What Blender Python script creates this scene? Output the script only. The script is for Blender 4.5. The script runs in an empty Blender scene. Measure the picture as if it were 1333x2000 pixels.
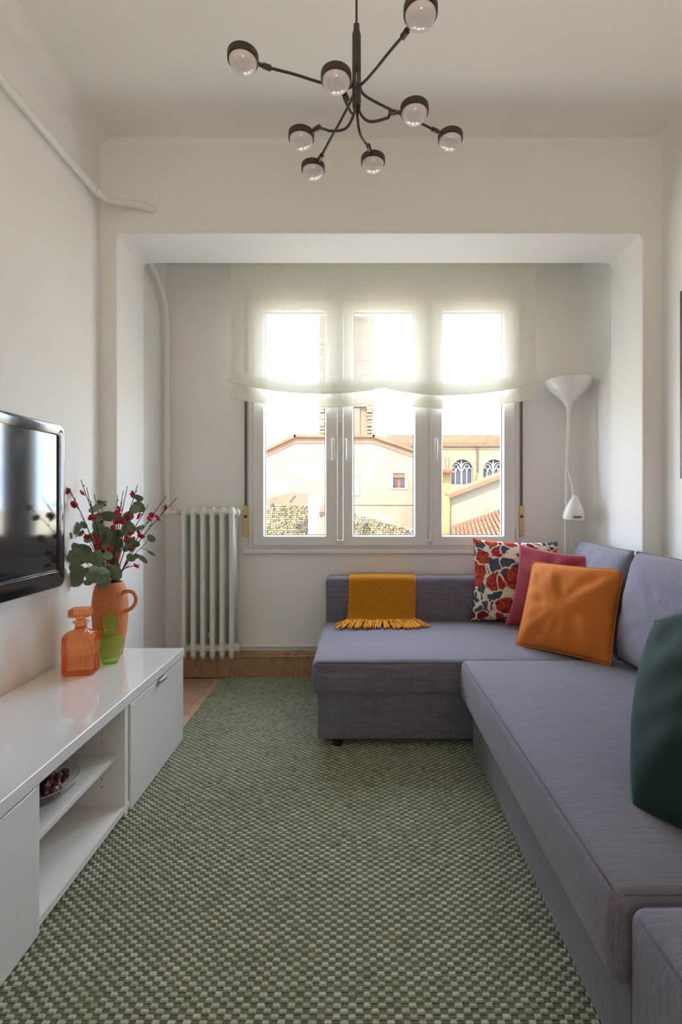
import bpy, bmesh, math, random
from mathutils import Vector, Matrix, Euler, noise

C = bpy.context.scene
COL = C.collection
PI = math.pi
R = math.radians

# ---------------------------------------------------------------- camera
F = 950.0                      # focal length in pixels of the 1333 px wide frame
CX, CY, EYE = 700.0, 980.0, 1.15
cam_d = bpy.data.cameras.new('camera')
cam = bpy.data.objects.new('camera', cam_d)
COL.objects.link(cam)
cam.location = (0, 0, EYE)
cam.rotation_euler = (R(90), 0, 0)
cam_d.sensor_fit = 'HORIZONTAL'
cam_d.sensor_width = 36
cam_d.lens = 36 * F / 1333
cam_d.shift_x = -(CX - 666.5) / 1333
cam_d.shift_y = -(1000 - CY) / 1333
cam_d.clip_start = 0.05
cam_d.clip_end = 2000
C.camera = cam

# ---------------------------------------------------------------- sky, sun, added fill lights
W = bpy.data.worlds.new('sky')
C.world = W
W.use_nodes = True
nt = W.node_tree
nt.nodes.clear()
o_ = nt.nodes.new('ShaderNodeOutputWorld')
bg = nt.nodes.new('ShaderNodeBackground')
tc = nt.nodes.new('ShaderNodeTexCoord')
mp = nt.nodes.new('ShaderNodeMapping')
mp.inputs['Scale'].default_value = (5, 5, 11)
nz = nt.nodes.new('ShaderNodeTexNoise')
nz.inputs['Scale'].default_value = 1.0
nz.inputs['Detail'].default_value = 5
rp = nt.nodes.new('ShaderNodeValToRGB')
rp.color_ramp.elements[0].position = 0.42
rp.color_ramp.elements[0].color = (0.62, 0.76, 1.0, 1)
rp.color_ramp.elements[1].position = 0.62
rp.color_ramp.elements[1].color = (0.95, 0.98, 1.05, 1)
nt.links.new(tc.outputs['Generated'], mp.inputs['Vector'])
nt.links.new(mp.outputs['Vector'], nz.inputs['Vector'])
nt.links.new(nz.outputs['Fac'], rp.inputs['Fac'])
nt.links.new(rp.outputs['Color'], bg.inputs['Color'])
nt.links.new(bg.outputs['Background'], o_.inputs['Surface'])
bg.inputs['Strength'].default_value = 10.5


def light(name, kind, loc, rot, energy, color, **kw):
    d = bpy.data.lights.new(name, kind)
    d.energy = energy
    d.color = color
    for k, v in kw.items():
        setattr(d, k, v)
    o = bpy.data.objects.new(name, d)
    COL.objects.link(o)
    o.location = loc
    o.rotation_euler = rot
    return o


light('sun', 'SUN', (0, -20, 30), (R(48), 0, R(-24)), 11.0, (1.0, 0.93, 0.82), angle=R(0.6))
# warm fill panel added out of view behind the camera, brightens the near room
light('rear_fill', 'AREA', (0.1, -2.35, 1.35), (R(90), 0, 0), 6, (1.0, 0.86, 0.72),
      shape='RECTANGLE', size=2.2, size_y=2.3)
# second unseen fill, added behind the camera and aimed up to lighten the ceiling
light('ceiling_fill', 'AREA', (0.1, -0.9, 0.9), (R(180 - 6), 0, 0), 11, (1.0, 0.88, 0.75), shape='DISK', size=0.9)
# sky portal of the bay window
pl = light('window_portal', 'AREA', (0.167, 3.5, 1.66), (R(-90), 0, 0), 1, (1, 1, 1), shape='RECTANGLE', size=1.72, size_y=1.6)
pl.data.cycles.is_portal = True

C.view_settings.view_transform = 'Standard'
C.view_settings.look = 'None'
C.view_settings.gamma = 1
C.view_settings.use_curve_mapping = False
C.view_settings.exposure = 0.52
C.cycles.use_denoising = True
C.cycles.max_bounces = 14
C.cycles.diffuse_bounces = 8
C.cycles.glossy_bounces = 6
C.cycles.transmission_bounces = 10
C.cycles.transparent_max_bounces = 16
C.cycles.sample_clamp_indirect = 6


# ---------------------------------------------------------------- helpers
def at(px, py, Y):
    """point at depth Y that stands behind the photo pixel"""
    return Vector(((px - CX) * Y / F, Y, EYE + (CY - py) * Y / F))


def lin(r, g, b):
    def f(c):
        c /= 255.0
        return c / 12.92 if c <= 0.04045 else ((c + 0.055) / 1.055) ** 2.4
    return (f(r), f(g), f(b), 1)


class NT:
    def __init__(s, m):
        s.t = m.node_tree
        s.b = s.t.nodes['Principled BSDF']
        s.out = s.t.nodes['Material Output']

    def n(s, kind, **kw):
        x = s.t.nodes.new(kind)
        for k, v in kw.items():
            if k in x.inputs.keys():
                x.inputs[k].default_value = v
            else:
                setattr(x, k, v)
        return x

    def l(s, a, b):
        s.t.links.new(a, b)

    def coord(s, scale=(1, 1, 1), kind='Object', rot=(0, 0, 0)):
        t = s.n('ShaderNodeTexCoord')
        m = s.n('ShaderNodeMapping')
        m.inputs['Scale'].default_value = scale
        m.inputs['Rotation'].default_value = rot
        s.l(t.outputs[kind], m.inputs['Vector'])
        return m.outputs['Vector']

    def noise(s, scale, detail=3, vec=None, rough=0.5):
        x = s.n('ShaderNodeTexNoise')
        x.inputs['Scale'].default_value = scale
        x.inputs['Detail'].default_value = detail
        x.inputs['Roughness'].default_value = rough
        if vec is not None:
            s.l(vec, x.inputs['Vector'])
        return x.outputs['Fac']

    def ramp(s, fac, stops, interp='LINEAR'):
        x = s.n('ShaderNodeValToRGB')
        cr = x.color_ramp
        cr.interpolation = interp
        while len(cr.elements) < len(stops):
            cr.elements.new(0.5)
        for e, (p, c) in zip(cr.elements, stops):
            e.position = p
            e.color = c
        s.l(fac, x.inputs['Fac'])
        return x.outputs['Color']

    def mix(s, fac, a, b, blend='MIX'):
        x = s.n('ShaderNodeMix')
        x.data_type = 'RGBA'
        x.blend_type = blend
        for sock, v in ((x.inputs[0], fac), (x.inputs[6], a), (x.inputs[7], b)):
            if isinstance(v, (int, float)):
                sock.default_value = v
            elif isinstance(v, tuple):
                sock.default_value = v
            else:
                s.l(v, sock)
        return x.outputs[2]

    def bump(s, h, strength=0.3, dist=0.002):
        x = s.n('ShaderNodeBump')
        x.inputs['Strength'].default_value = strength
        x.inputs['Distance'].default_value = dist
        s.l(h, x.inputs['Height'])
        s.l(x.outputs['Normal'], s.b.inputs['Normal'])


def mat(name, col, rough=0.5, metal=0.0, **kw):
    m = bpy.data.materials.new(name)
    m.use_nodes = True
    b = m.node_tree.nodes['Principled BSDF']
    b.inputs['Base Color'].default_value = col
    b.inputs['Roughness'].default_value = rough
    b.inputs['Metallic'].default_value = metal
    for k, v in kw.items():
        b.inputs[k].default_value = v
    return m


def vary(m, scale, amount, bump=0.0, bscale=None, dist=0.002, kind='Object', vecscale=(1, 1, 1)):
    """soft colour variation and fine relief"""
    t = NT(m)
    c = tuple(t.b.inputs['Base Color'].default_value)
    v = t.coord(vecscale, kind)
    f = t.noise(scale, 4, v)
    d = tuple(x * (1 - amount) for x in c[:3]) + (1,)
    e = tuple(min(1, x * (1 + amount)) for x in c[:3]) + (1,)
    t.l(t.ramp(f, [(0.3, d), (0.7, e)]), t.b.inputs['Base Color'])
    if bump:
        t.bump(t.noise(bscale or scale * 8, 4, v), bump, dist)
    return m


ORG = {}


def props(o, label=None, cat=None, group=None, kind=None):
    if label: o['label'] = label
    if cat: o['category'] = cat
    if group: o['group'] = group
    if kind: o['kind'] = kind
    return o


def thing(name, loc, label, cat, group=None, kind=None):
    o = bpy.data.objects.new(name, None)
    o.empty_display_size = 0.05
    COL.objects.link(o)
    o.location = loc
    ORG[o.name] = Vector(loc)
    return props(o, label, cat, group, kind)


def finish(bm, name, m, parent=None, smooth=True, angle=35, origin=None, wn=False, label=None, kind=None):
    """bm holds world coordinates; link it as one mesh object"""
    if parent is not None:
        org = ORG[parent.name]
    elif origin is not None:
        org = Vector(origin)
    else:
        org = Vector((0, 0, 0))
    bm.transform(Matrix.Translation(-org))
    bmesh.ops.recalc_face_normals(bm, faces=bm.faces[:])
    me = bpy.data.meshes.new(name)
    bm.to_mesh(me)
    bm.free()
    if smooth:
        me.shade_smooth()
        if angle:
            me.set_sharp_from_angle(angle=R(angle))
    if m is not None:
        if isinstance(m, (list, tuple)):
            for x in m: me.materials.append(x)
        else:
            me.materials.append(m)
    o = bpy.data.objects.new(name, me)
    COL.objects.link(o)
    if parent is not None:
        o.parent = parent
    else:
        o.location = org
    ORG[o.name] = org
    if wn:
        w = o.modifiers.new('wn', 'WEIGHTED_NORMAL')
        w.keep_sharp = True
    if label: o['label'] = label
    if kind: o['kind'] = kind
    return o


def copy_part(src, parent, mw=None):
    c = src.copy()
    COL.objects.link(c)
    c.parent = parent
    if mw is not None:
        c.matrix_local = mw
    ORG[c.name] = ORG.get(parent.name, Vector())
    return c


def add_box(bm, x0, x1, y0, y1, z0, z1):
    vs = [bm.verts.new((x, y, z)) for z in (z0, z1) for y in (y0, y1) for x in (x0, x1)]
    for f in ((0, 1, 3, 2), (4, 6, 7, 5), (0, 4, 5, 1), (2, 3, 7, 6), (0, 2, 6, 4), (1, 5, 7, 3)):
        bm.faces.new([vs[i] for i in f])
    return vs


def box(name, m, parent, x0, x1, y0, y1, z0, z1, bev=0.0, seg=2, **kw):
    bm = bmesh.new()
    add_box(bm, x0, x1, y0, y1, z0, z1)
    if bev:
        bmesh.ops.bevel(bm, geom=bm.edges[:] + bm.verts[:], offset=bev, segments=seg, profile=0.5, affect='EDGES')
    return finish(bm, name, m, parent, smooth=bool(bev), angle=60 if bev else 0, wn=bool(bev), **kw)


def add_prism(bm, poly, axis, a, b):
    """poly: 2-D points; axis 'x','y','z' the extrusion axis from a to b"""
    def P(p, t):
        if axis == 'y': return (p[0], t, p[1])
        if axis == 'x': return (t, p[0], p[1])
        return (p[0], p[1], t)
    A = [bm.verts.new(P(p, a)) for p in poly]
    B = [bm.verts.new(P(p, b)) for p in poly]
    n = len(poly)
    bm.faces.new(A)
    bm.faces.new(B[::-1])
    for i in range(n):
        bm.faces.new((A[i], B[i], B[(i + 1) % n], A[(i + 1) % n]))


def add_tube(bm, pts, r, n=10, cap=True, flat=1.0):
    pts = [Vector(p) for p in pts]
    rr = r if isinstance(r, (list, tuple)) else [r] * len(pts)
    rings = []
    up = None
    for i, p in enumerate(pts):
        d = (pts[min(i + 1, len(pts) - 1)] - pts[max(i - 1, 0)]).normalized()
        if up is None:
            up = Vector((0, 0, 1)) if abs(d.z) < 0.9 else Vector((1, 0, 0))
        s = d.cross(up)
        if s.length < 1e-4:
            s = d.orthogonal()
        s.normalize()
        up = s.cross(d).normalized()
        rings.append([bm.verts.new(p + rr[i] * (math.cos(2 * PI * k / n) * s + flat * math.sin(2 * PI * k / n) * up)) for k in range(n)])
    for a, b in zip(rings, rings[1:]):
        for k in range(n):
            bm.faces.new((a[k], a[(k + 1) % n], b[(k + 1) % n], b[k]))
    if cap:
        bm.faces.new(rings[0][::-1])
        bm.faces.new(rings[-1])


def add_lathe(bm, prof, c, n=32, m=None, cap0=True, cap1=True):
    """prof: (radius, z) pairs round the vertical axis through c; m an optional matrix applied first"""
    c = Vector(c)
    rings = []
    for r, z in prof:
        ring = []
        for k in range(n):
            v = Vector((r * math.cos(2 * PI * k / n), r * math.sin(2 * PI * k / n), z))
            if m is not None: v = m @ v
            ring.append(bm.verts.new(c + v))
        rings.append(ring)
    for a, b in zip(rings, rings[1:]):
        for k in range(n):
            bm.faces.new((a[k], a[(k + 1) % n], b[(k + 1) % n], b[k]))
    if cap0: bm.faces.new(rings[0][::-1])
    if cap1: bm.faces.new(rings[-1])


def smooth_path(pts, n=8):
    """Catmull-Rom through the points"""
    P = [Vector(p) for p in pts]
    P = [2 * P[0] - P[1]] + P + [2 * P[-1] - P[-2]]
    out = []
    for i in range(1, len(P) - 2):
        for k in range(n):
            t = k / n
            a, b, c, d = P[i - 1], P[i], P[i + 1], P[i + 2]
            out.append(0.5 * ((2 * b) + (c - a) * t + (2 * a - 5 * b + 4 * c - d) * t * t + (3 * b - a - 3 * c + d) * t ** 3))
    out.append(P[-2])
    return out


def soft_box(bm, x0, x1, y0, y1, z0, z1, r, n=14, crown=0.0, wob=0.0, seed=0, bulge=0.0):
    """rounded upholstered block: dense grid on a box, edges rolled to radius r, top crowned"""
    def ax(a, b):
        e = [r * (1 - math.cos(PI / 2 * k / 4)) for k in range(5)]
        mid = [a + r + (b - a - 2 * r) * k / n for k in range(1, n)]
        return [a + t for t in e] + mid + [b - t for t in e[::-1]]
    X, Y, Z = ax(x0, x1), ax(y0, y1), ax(z0, z1)
    cache = {}

    def V(x, y, z):
        k = (round(x, 5), round(y, 5), round(z, 5))
        if k in cache: return cache[k]
        p = Vector((x, y, z))
        q = Vector((min(max(x, x0 + r), x1 - r), min(max(y, y0 + r), y1 - r), min(max(z, z0 + r), z1 - r)))
        d = p - q
        if d.length > 1e-9:
            d.normalize()
            p = q + r * d
        u, v, w = (2 * (x - x0) / (x1 - x0) - 1, 2 * (y - y0) / (y1 - y0) - 1, (z - z0) / (z1 - z0))
        p.z += crown * (1 - u ** 4) * (1 - v ** 4) * (w > 0.5)
        p.x += bulge * (1 - (2 * w - 1) ** 2) * d.x
        p.y += bulge * (1 - (2 * w - 1) ** 2) * d.y
        if wob:
            p += d * wob * noise.noise(Vector((x * 5 + seed, y * 5, z * 7)))
        cache[k] = bm.verts.new(p)
        return cache[k]
    for A, B, fn in ((X, Y, lambda a, b: (a, b, z0)), (X, Y, lambda a, b: (a, b, z1)), (X, Z, lambda a, b: (a, y0, b)),
                     (X, Z, lambda a, b: (a, y1, b)), (Y, Z, lambda a, b: (x0, a, b)), (Y, Z, lambda a, b: (x1, a, b))):
        for i in range(len(A) - 1):
            for j in range(len(B) - 1):
                try:
                    bm.faces.new((V(*fn(A[i], B[j])), V(*fn(A[i + 1], B[j])), V(*fn(A[i + 1], B[j + 1])), V(*fn(A[i], B[j + 1]))))
                except ValueError:
                    pass


# ---------------------------------------------------------------- materials
M = {}
M['paint'] = vary(mat('wall_paint', (0.835, 0.83, 0.81, 1), 0.75), 3, 0.012, 0.10, 60, 0.002)
M['ceil'] = vary(mat('ceiling_paint', (0.84, 0.835, 0.79, 1), 0.8), 3, 0.012, 0.08, 60, 0.002)
M['pvc'] = mat('white_pvc', (0.74, 0.74, 0.72, 1), 0.32)
M['gasket'] = mat('dark_gasket', (0.04, 0.04, 0.045, 1), 0.5)
M['handle'] = mat('white_handle', (0.78, 0.78, 0.74, 1), 0.3)
M['enamel'] = vary(mat('radiator_enamel', (0.70, 0.71, 0.665, 1), 0.28), 12, 0.02)
M['pipe'] = mat('painted_pipe', (0.78, 0.77, 0.74, 1), 0.45)
M['brass'] = vary(mat('brass', (0.62, 0.46, 0.24, 1), 0.38, 0.6), 30, 0.06)
M['strap'] = vary(mat('strap_web', lin(110, 98, 88), 0.85), 200, 0.15)
M['gloss'] = mat('white_gloss_lacquer', (0.78, 0.775, 0.77, 1), 0.10, **{'Coat Weight': 1.0, 'Coat Roughness': 0.02, 'Specular IOR Level': 0.7})
M['foil'] = mat('white_foil', (0.76, 0.74, 0.72, 1), 0.3)
M['hole'] = mat('peg_hole', (0.25, 0.23, 0.21, 1), 0.6)
M['alu'] = mat('satin_metal', (0.75, 0.75, 0.76, 1), 0.28, 0.9)
M['tvblack'] = mat('gloss_black', (0.010, 0.009, 0.010, 1), 0.10, **{'Coat Weight': 0.6, 'Coat Roughness': 0.05})
M['screen'] = mat('television_screen', (0.012, 0.012, 0.014, 1), 0.07, **{'Specular IOR Level': 0.9})
M['chrome'] = mat('chrome_strip', (0.55, 0.55, 0.57, 1), 0.15, 1.0)
M['bronze'] = vary(mat('dark_bronze', lin(78, 70, 62), 0.42, 0.55), 40, 0.08)
M['knurl'] = vary(mat('knurled_bronze', lin(72, 64, 57), 0.5, 0.4), 40, 0.08)
M['frost'] = mat('frosted_globe', (0.72, 0.66, 0.65, 1), 0.14, **{'Subsurface Weight': 0.0, 'Coat Weight': 0.6})
M['lampwhite'] = mat('lamp_plastic', (0.80, 0.80, 0.78, 1), 0.25)
M['slot'] = mat('lamp_slot', (0.12, 0.12, 0.12, 1), 0.5)
M['blackfoot'] = mat('black_plastic', (0.012, 0.012, 0.012, 1), 0.5)
M['wood'] = vary(mat('pale_wood', lin(190, 165, 125), 0.5), 20, 0.15)


def linen(name, col, dark=0.72, lightf=1.22):
    m = mat(name, col, 0.92, **{'Sheen Weight': 0.25, 'Sheen Roughness': 0.5, 'Specular IOR Level': 0.15})
    t = NT(m)
    a = t.noise(1, 2, t.coord((9, 420, 90)))
    b = t.noise(1, 2, t.coord((420, 380, 10)))
    h = t.mix(0.5, a, b)
    d = tuple(x * dark for x in col[:3]) + (1,)
    e = tuple(x * lightf for x in col[:3]) + (1,)
    t.l(t.ramp(h, [(0.36, d), (0.64, e)]), t.b.inputs['Base Color'])
    t.bump(h, 0.35, 0.002)
    return m


M['sofa'] = linen('grey_linen', (0.162, 0.150, 0.196, 1))
M['cush'] = linen('light_grey_linen', (0.210, 0.203, 0.262, 1), 0.78, 1.18)
M['seam'] = mat('seam_thread', (0.11, 0.10, 0.12, 1), 0.9)


def velvet(name, col, sheen, tint, scale=7):
    m = mat(name, col, 0.75, **{'Sheen Weight': sheen, 'Sheen Roughness': 0.35, 'Sheen Tint': tint, 'Specular IOR Level': 0.2})
    t = NT(m)
    f = t.noise(scale, 4, t.coord(), 0.6)
    d = tuple(x * 0.86 for x in col[:3]) + (1,)
    e = tuple(x * 1.1 for x in col[:3]) + (1,)
    t.l(t.ramp(f, [(0.3, d), (0.7, e)]), t.b.inputs['Base Color'])
    t.bump(t.noise(600, 2, t.coord()), 0.12, 0.001)
    return m


M['orange'] = velvet('orange_velvet', (0.60, 0.180, 0.030, 1), 0.4, (1.0, 0.65, 0.35, 1), 5)
M['burgundy'] = velvet('burgundy_velvet', (0.275, 0.034, 0.050, 1), 0.5, (0.9, 0.45, 0.5, 1))
M['green'] = velvet('bottle_green_velvet', (0.010, 0.030, 0.028, 1), 0.35, (0.35, 0.65, 0.62, 1))


def floral():
    m = mat('floral_print', (0.8, 0.75, 0.65, 1), 0.9)
    t = NT(m)
    v0 = t.coord((1, 1, 1), 'UV')
    nzc = t.n('ShaderNodeTexNoise')
    nzc.inputs['Scale'].default_value = 9
    t.l(v0, nzc.inputs['Vector'])
    vm = t.n('ShaderNodeVectorMath', operation='MULTIPLY_ADD')
    t.l(nzc.outputs['Color'], vm.inputs[0])
    vm.inputs[1].default_value = (0.13, 0.13, 0)
    t.l(v0, vm.inputs[2])
    v = vm.outputs[0]

    def vor(scale, feat='F1'):
        x = t.n('ShaderNodeTexVoronoi', feature=feat)
        x.inputs['Scale'].default_value = scale
        t.l(v, x.inputs['Vector'])
        return x
    cream, red, wine, slate, org = lin(228, 220, 205), lin(165, 42, 34), lin(112, 30, 36), lin(72, 78, 98), lin(206, 92, 44)
    # small spots
    s = vor(15)
    col = t.mix(t.ramp(s.outputs['Distance'], [(0.20, (1, 1, 1, 1)), (0.25, (0, 0, 0, 1))]), cream,
                t.ramp(s.outputs['Color'], [(0.4, slate), (0.55, org)], 'CONSTANT'))
    # mid leaves in slate and wine
    g = vor(8.5)
    gm = t.ramp(vor(8.5, 'DISTANCE_TO_EDGE').outputs['Distance'], [(0.05, (0, 0, 0, 1)), (0.10, (1, 1, 1, 1))])
    keep = t.ramp(g.outputs['Color'], [(0.0, (1, 1, 1, 1)), (0.80, (0, 0, 0, 1))], 'CONSTANT')
    gc = t.ramp(g.outputs['Color'], [(0.0, slate), (0.34, wine), (0.50, slate), (0.58, org), (0.66, red)], 'CONSTANT')
    col = t.mix(t.mix(1.0, gm, keep, 'MULTIPLY'), col, gc)
    # big red blooms, petals broken by noise
    f = vor(3.9)
    fm = t.ramp(f.outputs['Distance'], [(0.43, (1, 1, 1, 1)), (0.47, (0, 0, 0, 1))])
    pet = t.noise(22, 3, v)
    fc = t.ramp(pet, [(0.36, wine), (0.47, red), (0.58, org), (0.63, red), (0.72, slate)])
    col = t.mix(fm, col, fc)
    t.l(col, t.b.inputs['Base Color'])
    t.bump(t.noise(500, 2, v0), 0.15, 0.001)
    return m


M['floral'] = floral()


def throw_mat():
    m = mat('mustard_wool', (0.72, 0.30, 0.012, 1), 0.9, **{'Sheen Weight': 0.3})
    t = NT(m)
    h = t.mix(0.5, t.noise(1, 2, t.coord((30, 500, 400))), t.noise(1, 2, t.coord((500, 400, 25))))
    t.l(t.ramp(h, [(0.35, (0.72, 0.28, 0.008, 1)), (0.65, (0.95, 0.48, 0.03, 1))]), t.b.inputs['Base Color'])
    t.bump(h, 0.3, 0.002)
    return m


M['throw'] = throw_mat()
M['fringe'] = vary(mat('mustard_fringe', (0.66, 0.27, 0.02, 1), 0.9), 60, 0.3)


def blind_mat():
    m = bpy.data.materials.new('sheer_linen')
    m.use_nodes = True
    t = NT(m)
    h = t.mix(0.5, t.noise(1, 3, t.coord((4, 4, 260))), t.noise(1, 2, t.coord((300, 4, 8))))
    colr = t.ramp(h, [(0.35, (0.88, 0.87, 0.79, 1)), (0.65, (0.95, 0.945, 0.90, 1))])
    d = t.n('ShaderNodeBsdfDiffuse')
    tr = t.n('ShaderNodeBsdfTranslucent')
    tp = t.n('ShaderNodeBsdfTransparent')
    t.l(colr, d.inputs['Color'])
    t.l(colr, tr.inputs['Color'])
    m1 = t.n('ShaderNodeMixShader')
    m1.inputs[0].default_value = 0.13
    t.l(d.outputs[0], m1.inputs[1])
    t.l(tr.outputs[0], m1.inputs[2])
    m2 = t.n('ShaderNodeMixShader')
    fr = t.ramp(h, [(0.3, (0.74,) * 3 + (1,)), (0.7, (0.84,) * 3 + (1,))])
    t.l(fr, m2.inputs[0])
    t.l(tp.outputs[0], m2.inputs[1])
    t.l(m1.outputs[0], m2.inputs[2])
    t.l(m2.outputs[0], t.out.inputs['Surface'])
    return m


M['blind'] = blind_mat()


def pane_mat(name='window_glass', tint=(0.97, 0.985, 0.98, 1), gl=0.03):
    m = bpy.data.materials.new(name)
    m.use_nodes = True
    t = NT(m)
    tp = t.n('ShaderNodeBsdfTransparent')
    tp.inputs['Color'].default_value = tint
    g = t.n('ShaderNodeBsdfGlossy')
    g.inputs['Roughness'].default_value = 0.02
    fr = t.n('ShaderNodeLayerWeight')
    fr.inputs['Blend'].default_value = 0.5
    x = t.n('ShaderNodeMixShader')
    t.l(t.ramp(fr.outputs['Facing'], [(0.0, (gl * .6,) * 3 + (1,)), (0.6, (gl,) * 3 + (1,)), (1.0, (0.6, 0.6, 0.6, 1))]), x.inputs[0])
    t.l(tp.outputs[0], x.inputs[1])
    t.l(g.outputs[0], x.inputs[2])
    t.l(x.outputs[0], t.out.inputs['Surface'])
    return m


M['glass'] = pane_mat()


def tinted_glass(name, col, body, bump_scale=60, bump_s=0.4, ribs=0):
    """thin coloured pressed glass: light passes each wall tinted, with a gloss and a little body colour"""
    m = bpy.data.materials.new(name)
    m.use_nodes = True
    t = NT(m)
    b = t.n('ShaderNodeBump')
    b.inputs['Strength'].default_value = bump_s
    b.inputs['Distance'].default_value = 0.004
    hgt = t.noise(bump_scale, 3, t.coord())
    if ribs:
        w = t.n('ShaderNodeTexWave', wave_type='BANDS', bands_direction='X')
        w.inputs['Scale'].default_value = ribs
        w.inputs['Distortion'].default_value = 0.4
        t.l(t.coord(), w.inputs['Vector'])
        hgt = t.mix(0.25, w.outputs['Fac'], hgt)
    t.l(hgt, b.inputs['Height'])
    g = t.n('ShaderNodeBsdfRefraction')
    g.inputs['Color'].default_value = col
    g.inputs['Roughness'].default_value = 0.03
    g.inputs['IOR'].default_value = 1.12
    t.l(b.outputs[0], g.inputs['Normal'])
    tp = t.n('ShaderNodeBsdfTransparent')
    tp.inputs['Color'].default_value = col
    dif = t.n('ShaderNodeBsdfTranslucent')
    dif.inputs['Color'].default_value = body
    d2_ = t.n('ShaderNodeBsdfDiffuse')
    d2_.inputs['Color'].default_value = body
    gl = t.n('ShaderNodeBsdfGlossy')
    gl.inputs['Roughness'].default_value = 0.05
    t.l(b.outputs[0], gl.inputs['Normal'])
    lw = t.n('ShaderNodeLayerWeight')
    lw.inputs['Blend'].default_value = 0.5
    t.l(b.outputs[0], lw.inputs['Normal'])
    frc = t.ramp(lw.outputs['Facing'], [(0.0, (.05, .05, .05, 1)), (0.6, (.10, .10, .10, 1)), (1.0, (.5, .5, .5, 1))])

    def mx(f, a, c):
        x = t.n('ShaderNodeMixShader')
        if isinstance(f, float): x.inputs[0].default_value = f
        else: t.l(f, x.inputs[0])
        t.l(a, x.inputs[1])
        t.l(c, x.inputs[2])
        return x.outputs[0]
    a = mx(0.45, tp.outputs[0], g.outputs[0])
    c = mx(0.4, dif.outputs[0], d2_.outputs[0])
    t.l(mx(frc, mx(0.17, a, c), gl.outputs[0]), t.out.inputs['Surface'])
    return m


M['oglass'] = tinted_glass('orange_glass', (1.0, 0.60, 0.34, 1), (0.95, 0.27, 0.06, 1), 90, 0.9, 30)
M['gglass'] = tinted_glass('green_glass', (0.80, 0.96, 0.55, 1), (0.42, 0.75, 0.12, 1), 55, 1.0)
M['cglass'] = pane_mat('clear_bowl_glass', (0.93, 0.93, 0.94, 1))


def terracotta():
    m = mat('terracotta', lin(196, 118, 68), 0.7)
    t = NT(m)
    f = t.noise(170, 3, t.coord(), 0.7)
    g = t.noise(5, 3, t.coord())
    a = t.ramp(f, [(0.34, lin(150, 80, 42)), (0.46, lin(200, 120, 70)), (0.7, lin(214, 136, 84))])
    t.l(t.mix(0.12, a, t.ramp(g, [(0.3, lin(170, 92, 50)), (0.7, lin(222, 150, 98))])), t.b.inputs['Base Color'])
    t.bump(f, 0.25, 0.001)
    return m


M['clay'] = terracotta()
M['soil'] = mat('dark_inside', (0.03, 0.02, 0.015, 1), 0.9)
M['leaf'] = vary(mat('eucalyptus_leaf', lin(112, 128, 98), 0.6), 25, 0.25)
M['leaf2'] = vary(mat('pale_eucalyptus_leaf', lin(158, 178, 166), 0.55), 25, 0.2)
M['stem'] = vary(mat('twig_bark', lin(72, 48, 46), 0.8), 60, 0.25)
M['gstem'] = vary(mat('green_stem', lin(88, 84, 62), 0.7), 60, 0.2)
M['petal'] = vary(mat('crimson_petal', lin(172, 22, 44), 0.6), 120, 0.35)
M['bud'] = mat('dark_bud', lin(62, 66, 58), 0.7)
M['stone'] = vary(mat('purple_stone', lin(82, 34, 48), 0.18, **{'Coat Weight': 0.6}), 60, 0.5)
M['stone2'] = vary(mat('brown_stone', lin(120, 62, 52), 0.18, **{'Coat Weight': 0.6}), 60, 0.4)


def marble(name, base, veins, scale=5):
    m = mat(name, base, 0.3)
    t = NT(m)
    v = t.coord((1, 1, 1))
    f = t.noise(scale, 6, v, 0.6)
    g = t.noise(scale * 0.6, 8, v, 0.7)
    c = t.mix(0.5, t.ramp(f, [(0.35, tuple(x * 0.8 for x in base[:3]) + (1,)), (0.65, tuple(min(1, x * 1.2) for x in base[:3]) + (1,))]), base)
    t.l(t.mix(t.ramp(g, [(0.485, (0, 0, 0, 1)), (0.50, (0.7, 0.7, 0.7, 1)), (0.515, (0, 0, 0, 1))]), c, veins), t.b.inputs['Base Color'])
    return m


M['floor'] = marble('floor_marble', lin(205, 172, 146), lin(170, 130, 106), 4)
M['skirt'] = marble('skirting_marble', lin(178, 140, 106), lin(116, 80, 56), 7)
M['grout'] = mat('grout', lin(130, 104, 84), 0.8)


def rug_mat(name, stops):
    m = mat(name, stops[0][1], 0.95, **{'Specular IOR Level': 0.15})
    t = NT(m)
    a = t.n('ShaderNodeAttribute')
    a.attribute_name = 'tone'
    c = t.ramp(a.outputs['Fac'], stops)
    fine = t.noise(1, 2, t.coord((700, 160, 100)))
    t.l(t.mix(0.45, c, t.ramp(fine, [(0.3, (0.35, 0.35, 0.35, 1)), (0.7, (1.5, 1.5, 1.5, 1))]), 'MULTIPLY'), t.b.inputs['Base Color'])
    t.bump(fine, 0.5, 0.002)
    return m


M['weave'] = rug_mat('rug_weave', [(0.0, lin(140, 146, 124)), (0.45, lin(164, 172, 150)), (0.8, lin(176, 186, 170)), (1.0, lin(182, 180, 152))])


def rugbase():
    m = mat('rug_ground', lin(92, 88, 62), 0.95)
    t = NT(m)
    w = t.n('ShaderNodeTexWave', wave_type='BANDS', bands_direction='Y')
    w.inputs['Scale'].default_value = 78
    w.inputs['Distortion'].default_value = 0.6
    t.l(t.coord(), w.inputs['Vector'])
    f = t.noise(60, 2, t.coord())
    a = t.ramp(w.outputs['Fac'], [(0.2, lin(72, 66, 50)), (0.6, lin(122, 117, 94)), (1.0, lin(144, 142, 118))])
    t.l(t.mix(0.3, a, t.ramp(f, [(0.35, lin(70, 60, 40)), (0.65, lin(120, 122, 96))])), t.b.inputs['Base Color'])
    t.bump(w.outputs['Fac'], 0.8, 0.002)
    return m


M['rugbase'] = rugbase()
M['pict'] = vary(mat('picture_print', lin(205, 120, 130), 0.5), 4, 0.5)
M['pframe'] = mat('dark_red_frame', lin(84, 40, 44), 0.4)


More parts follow.
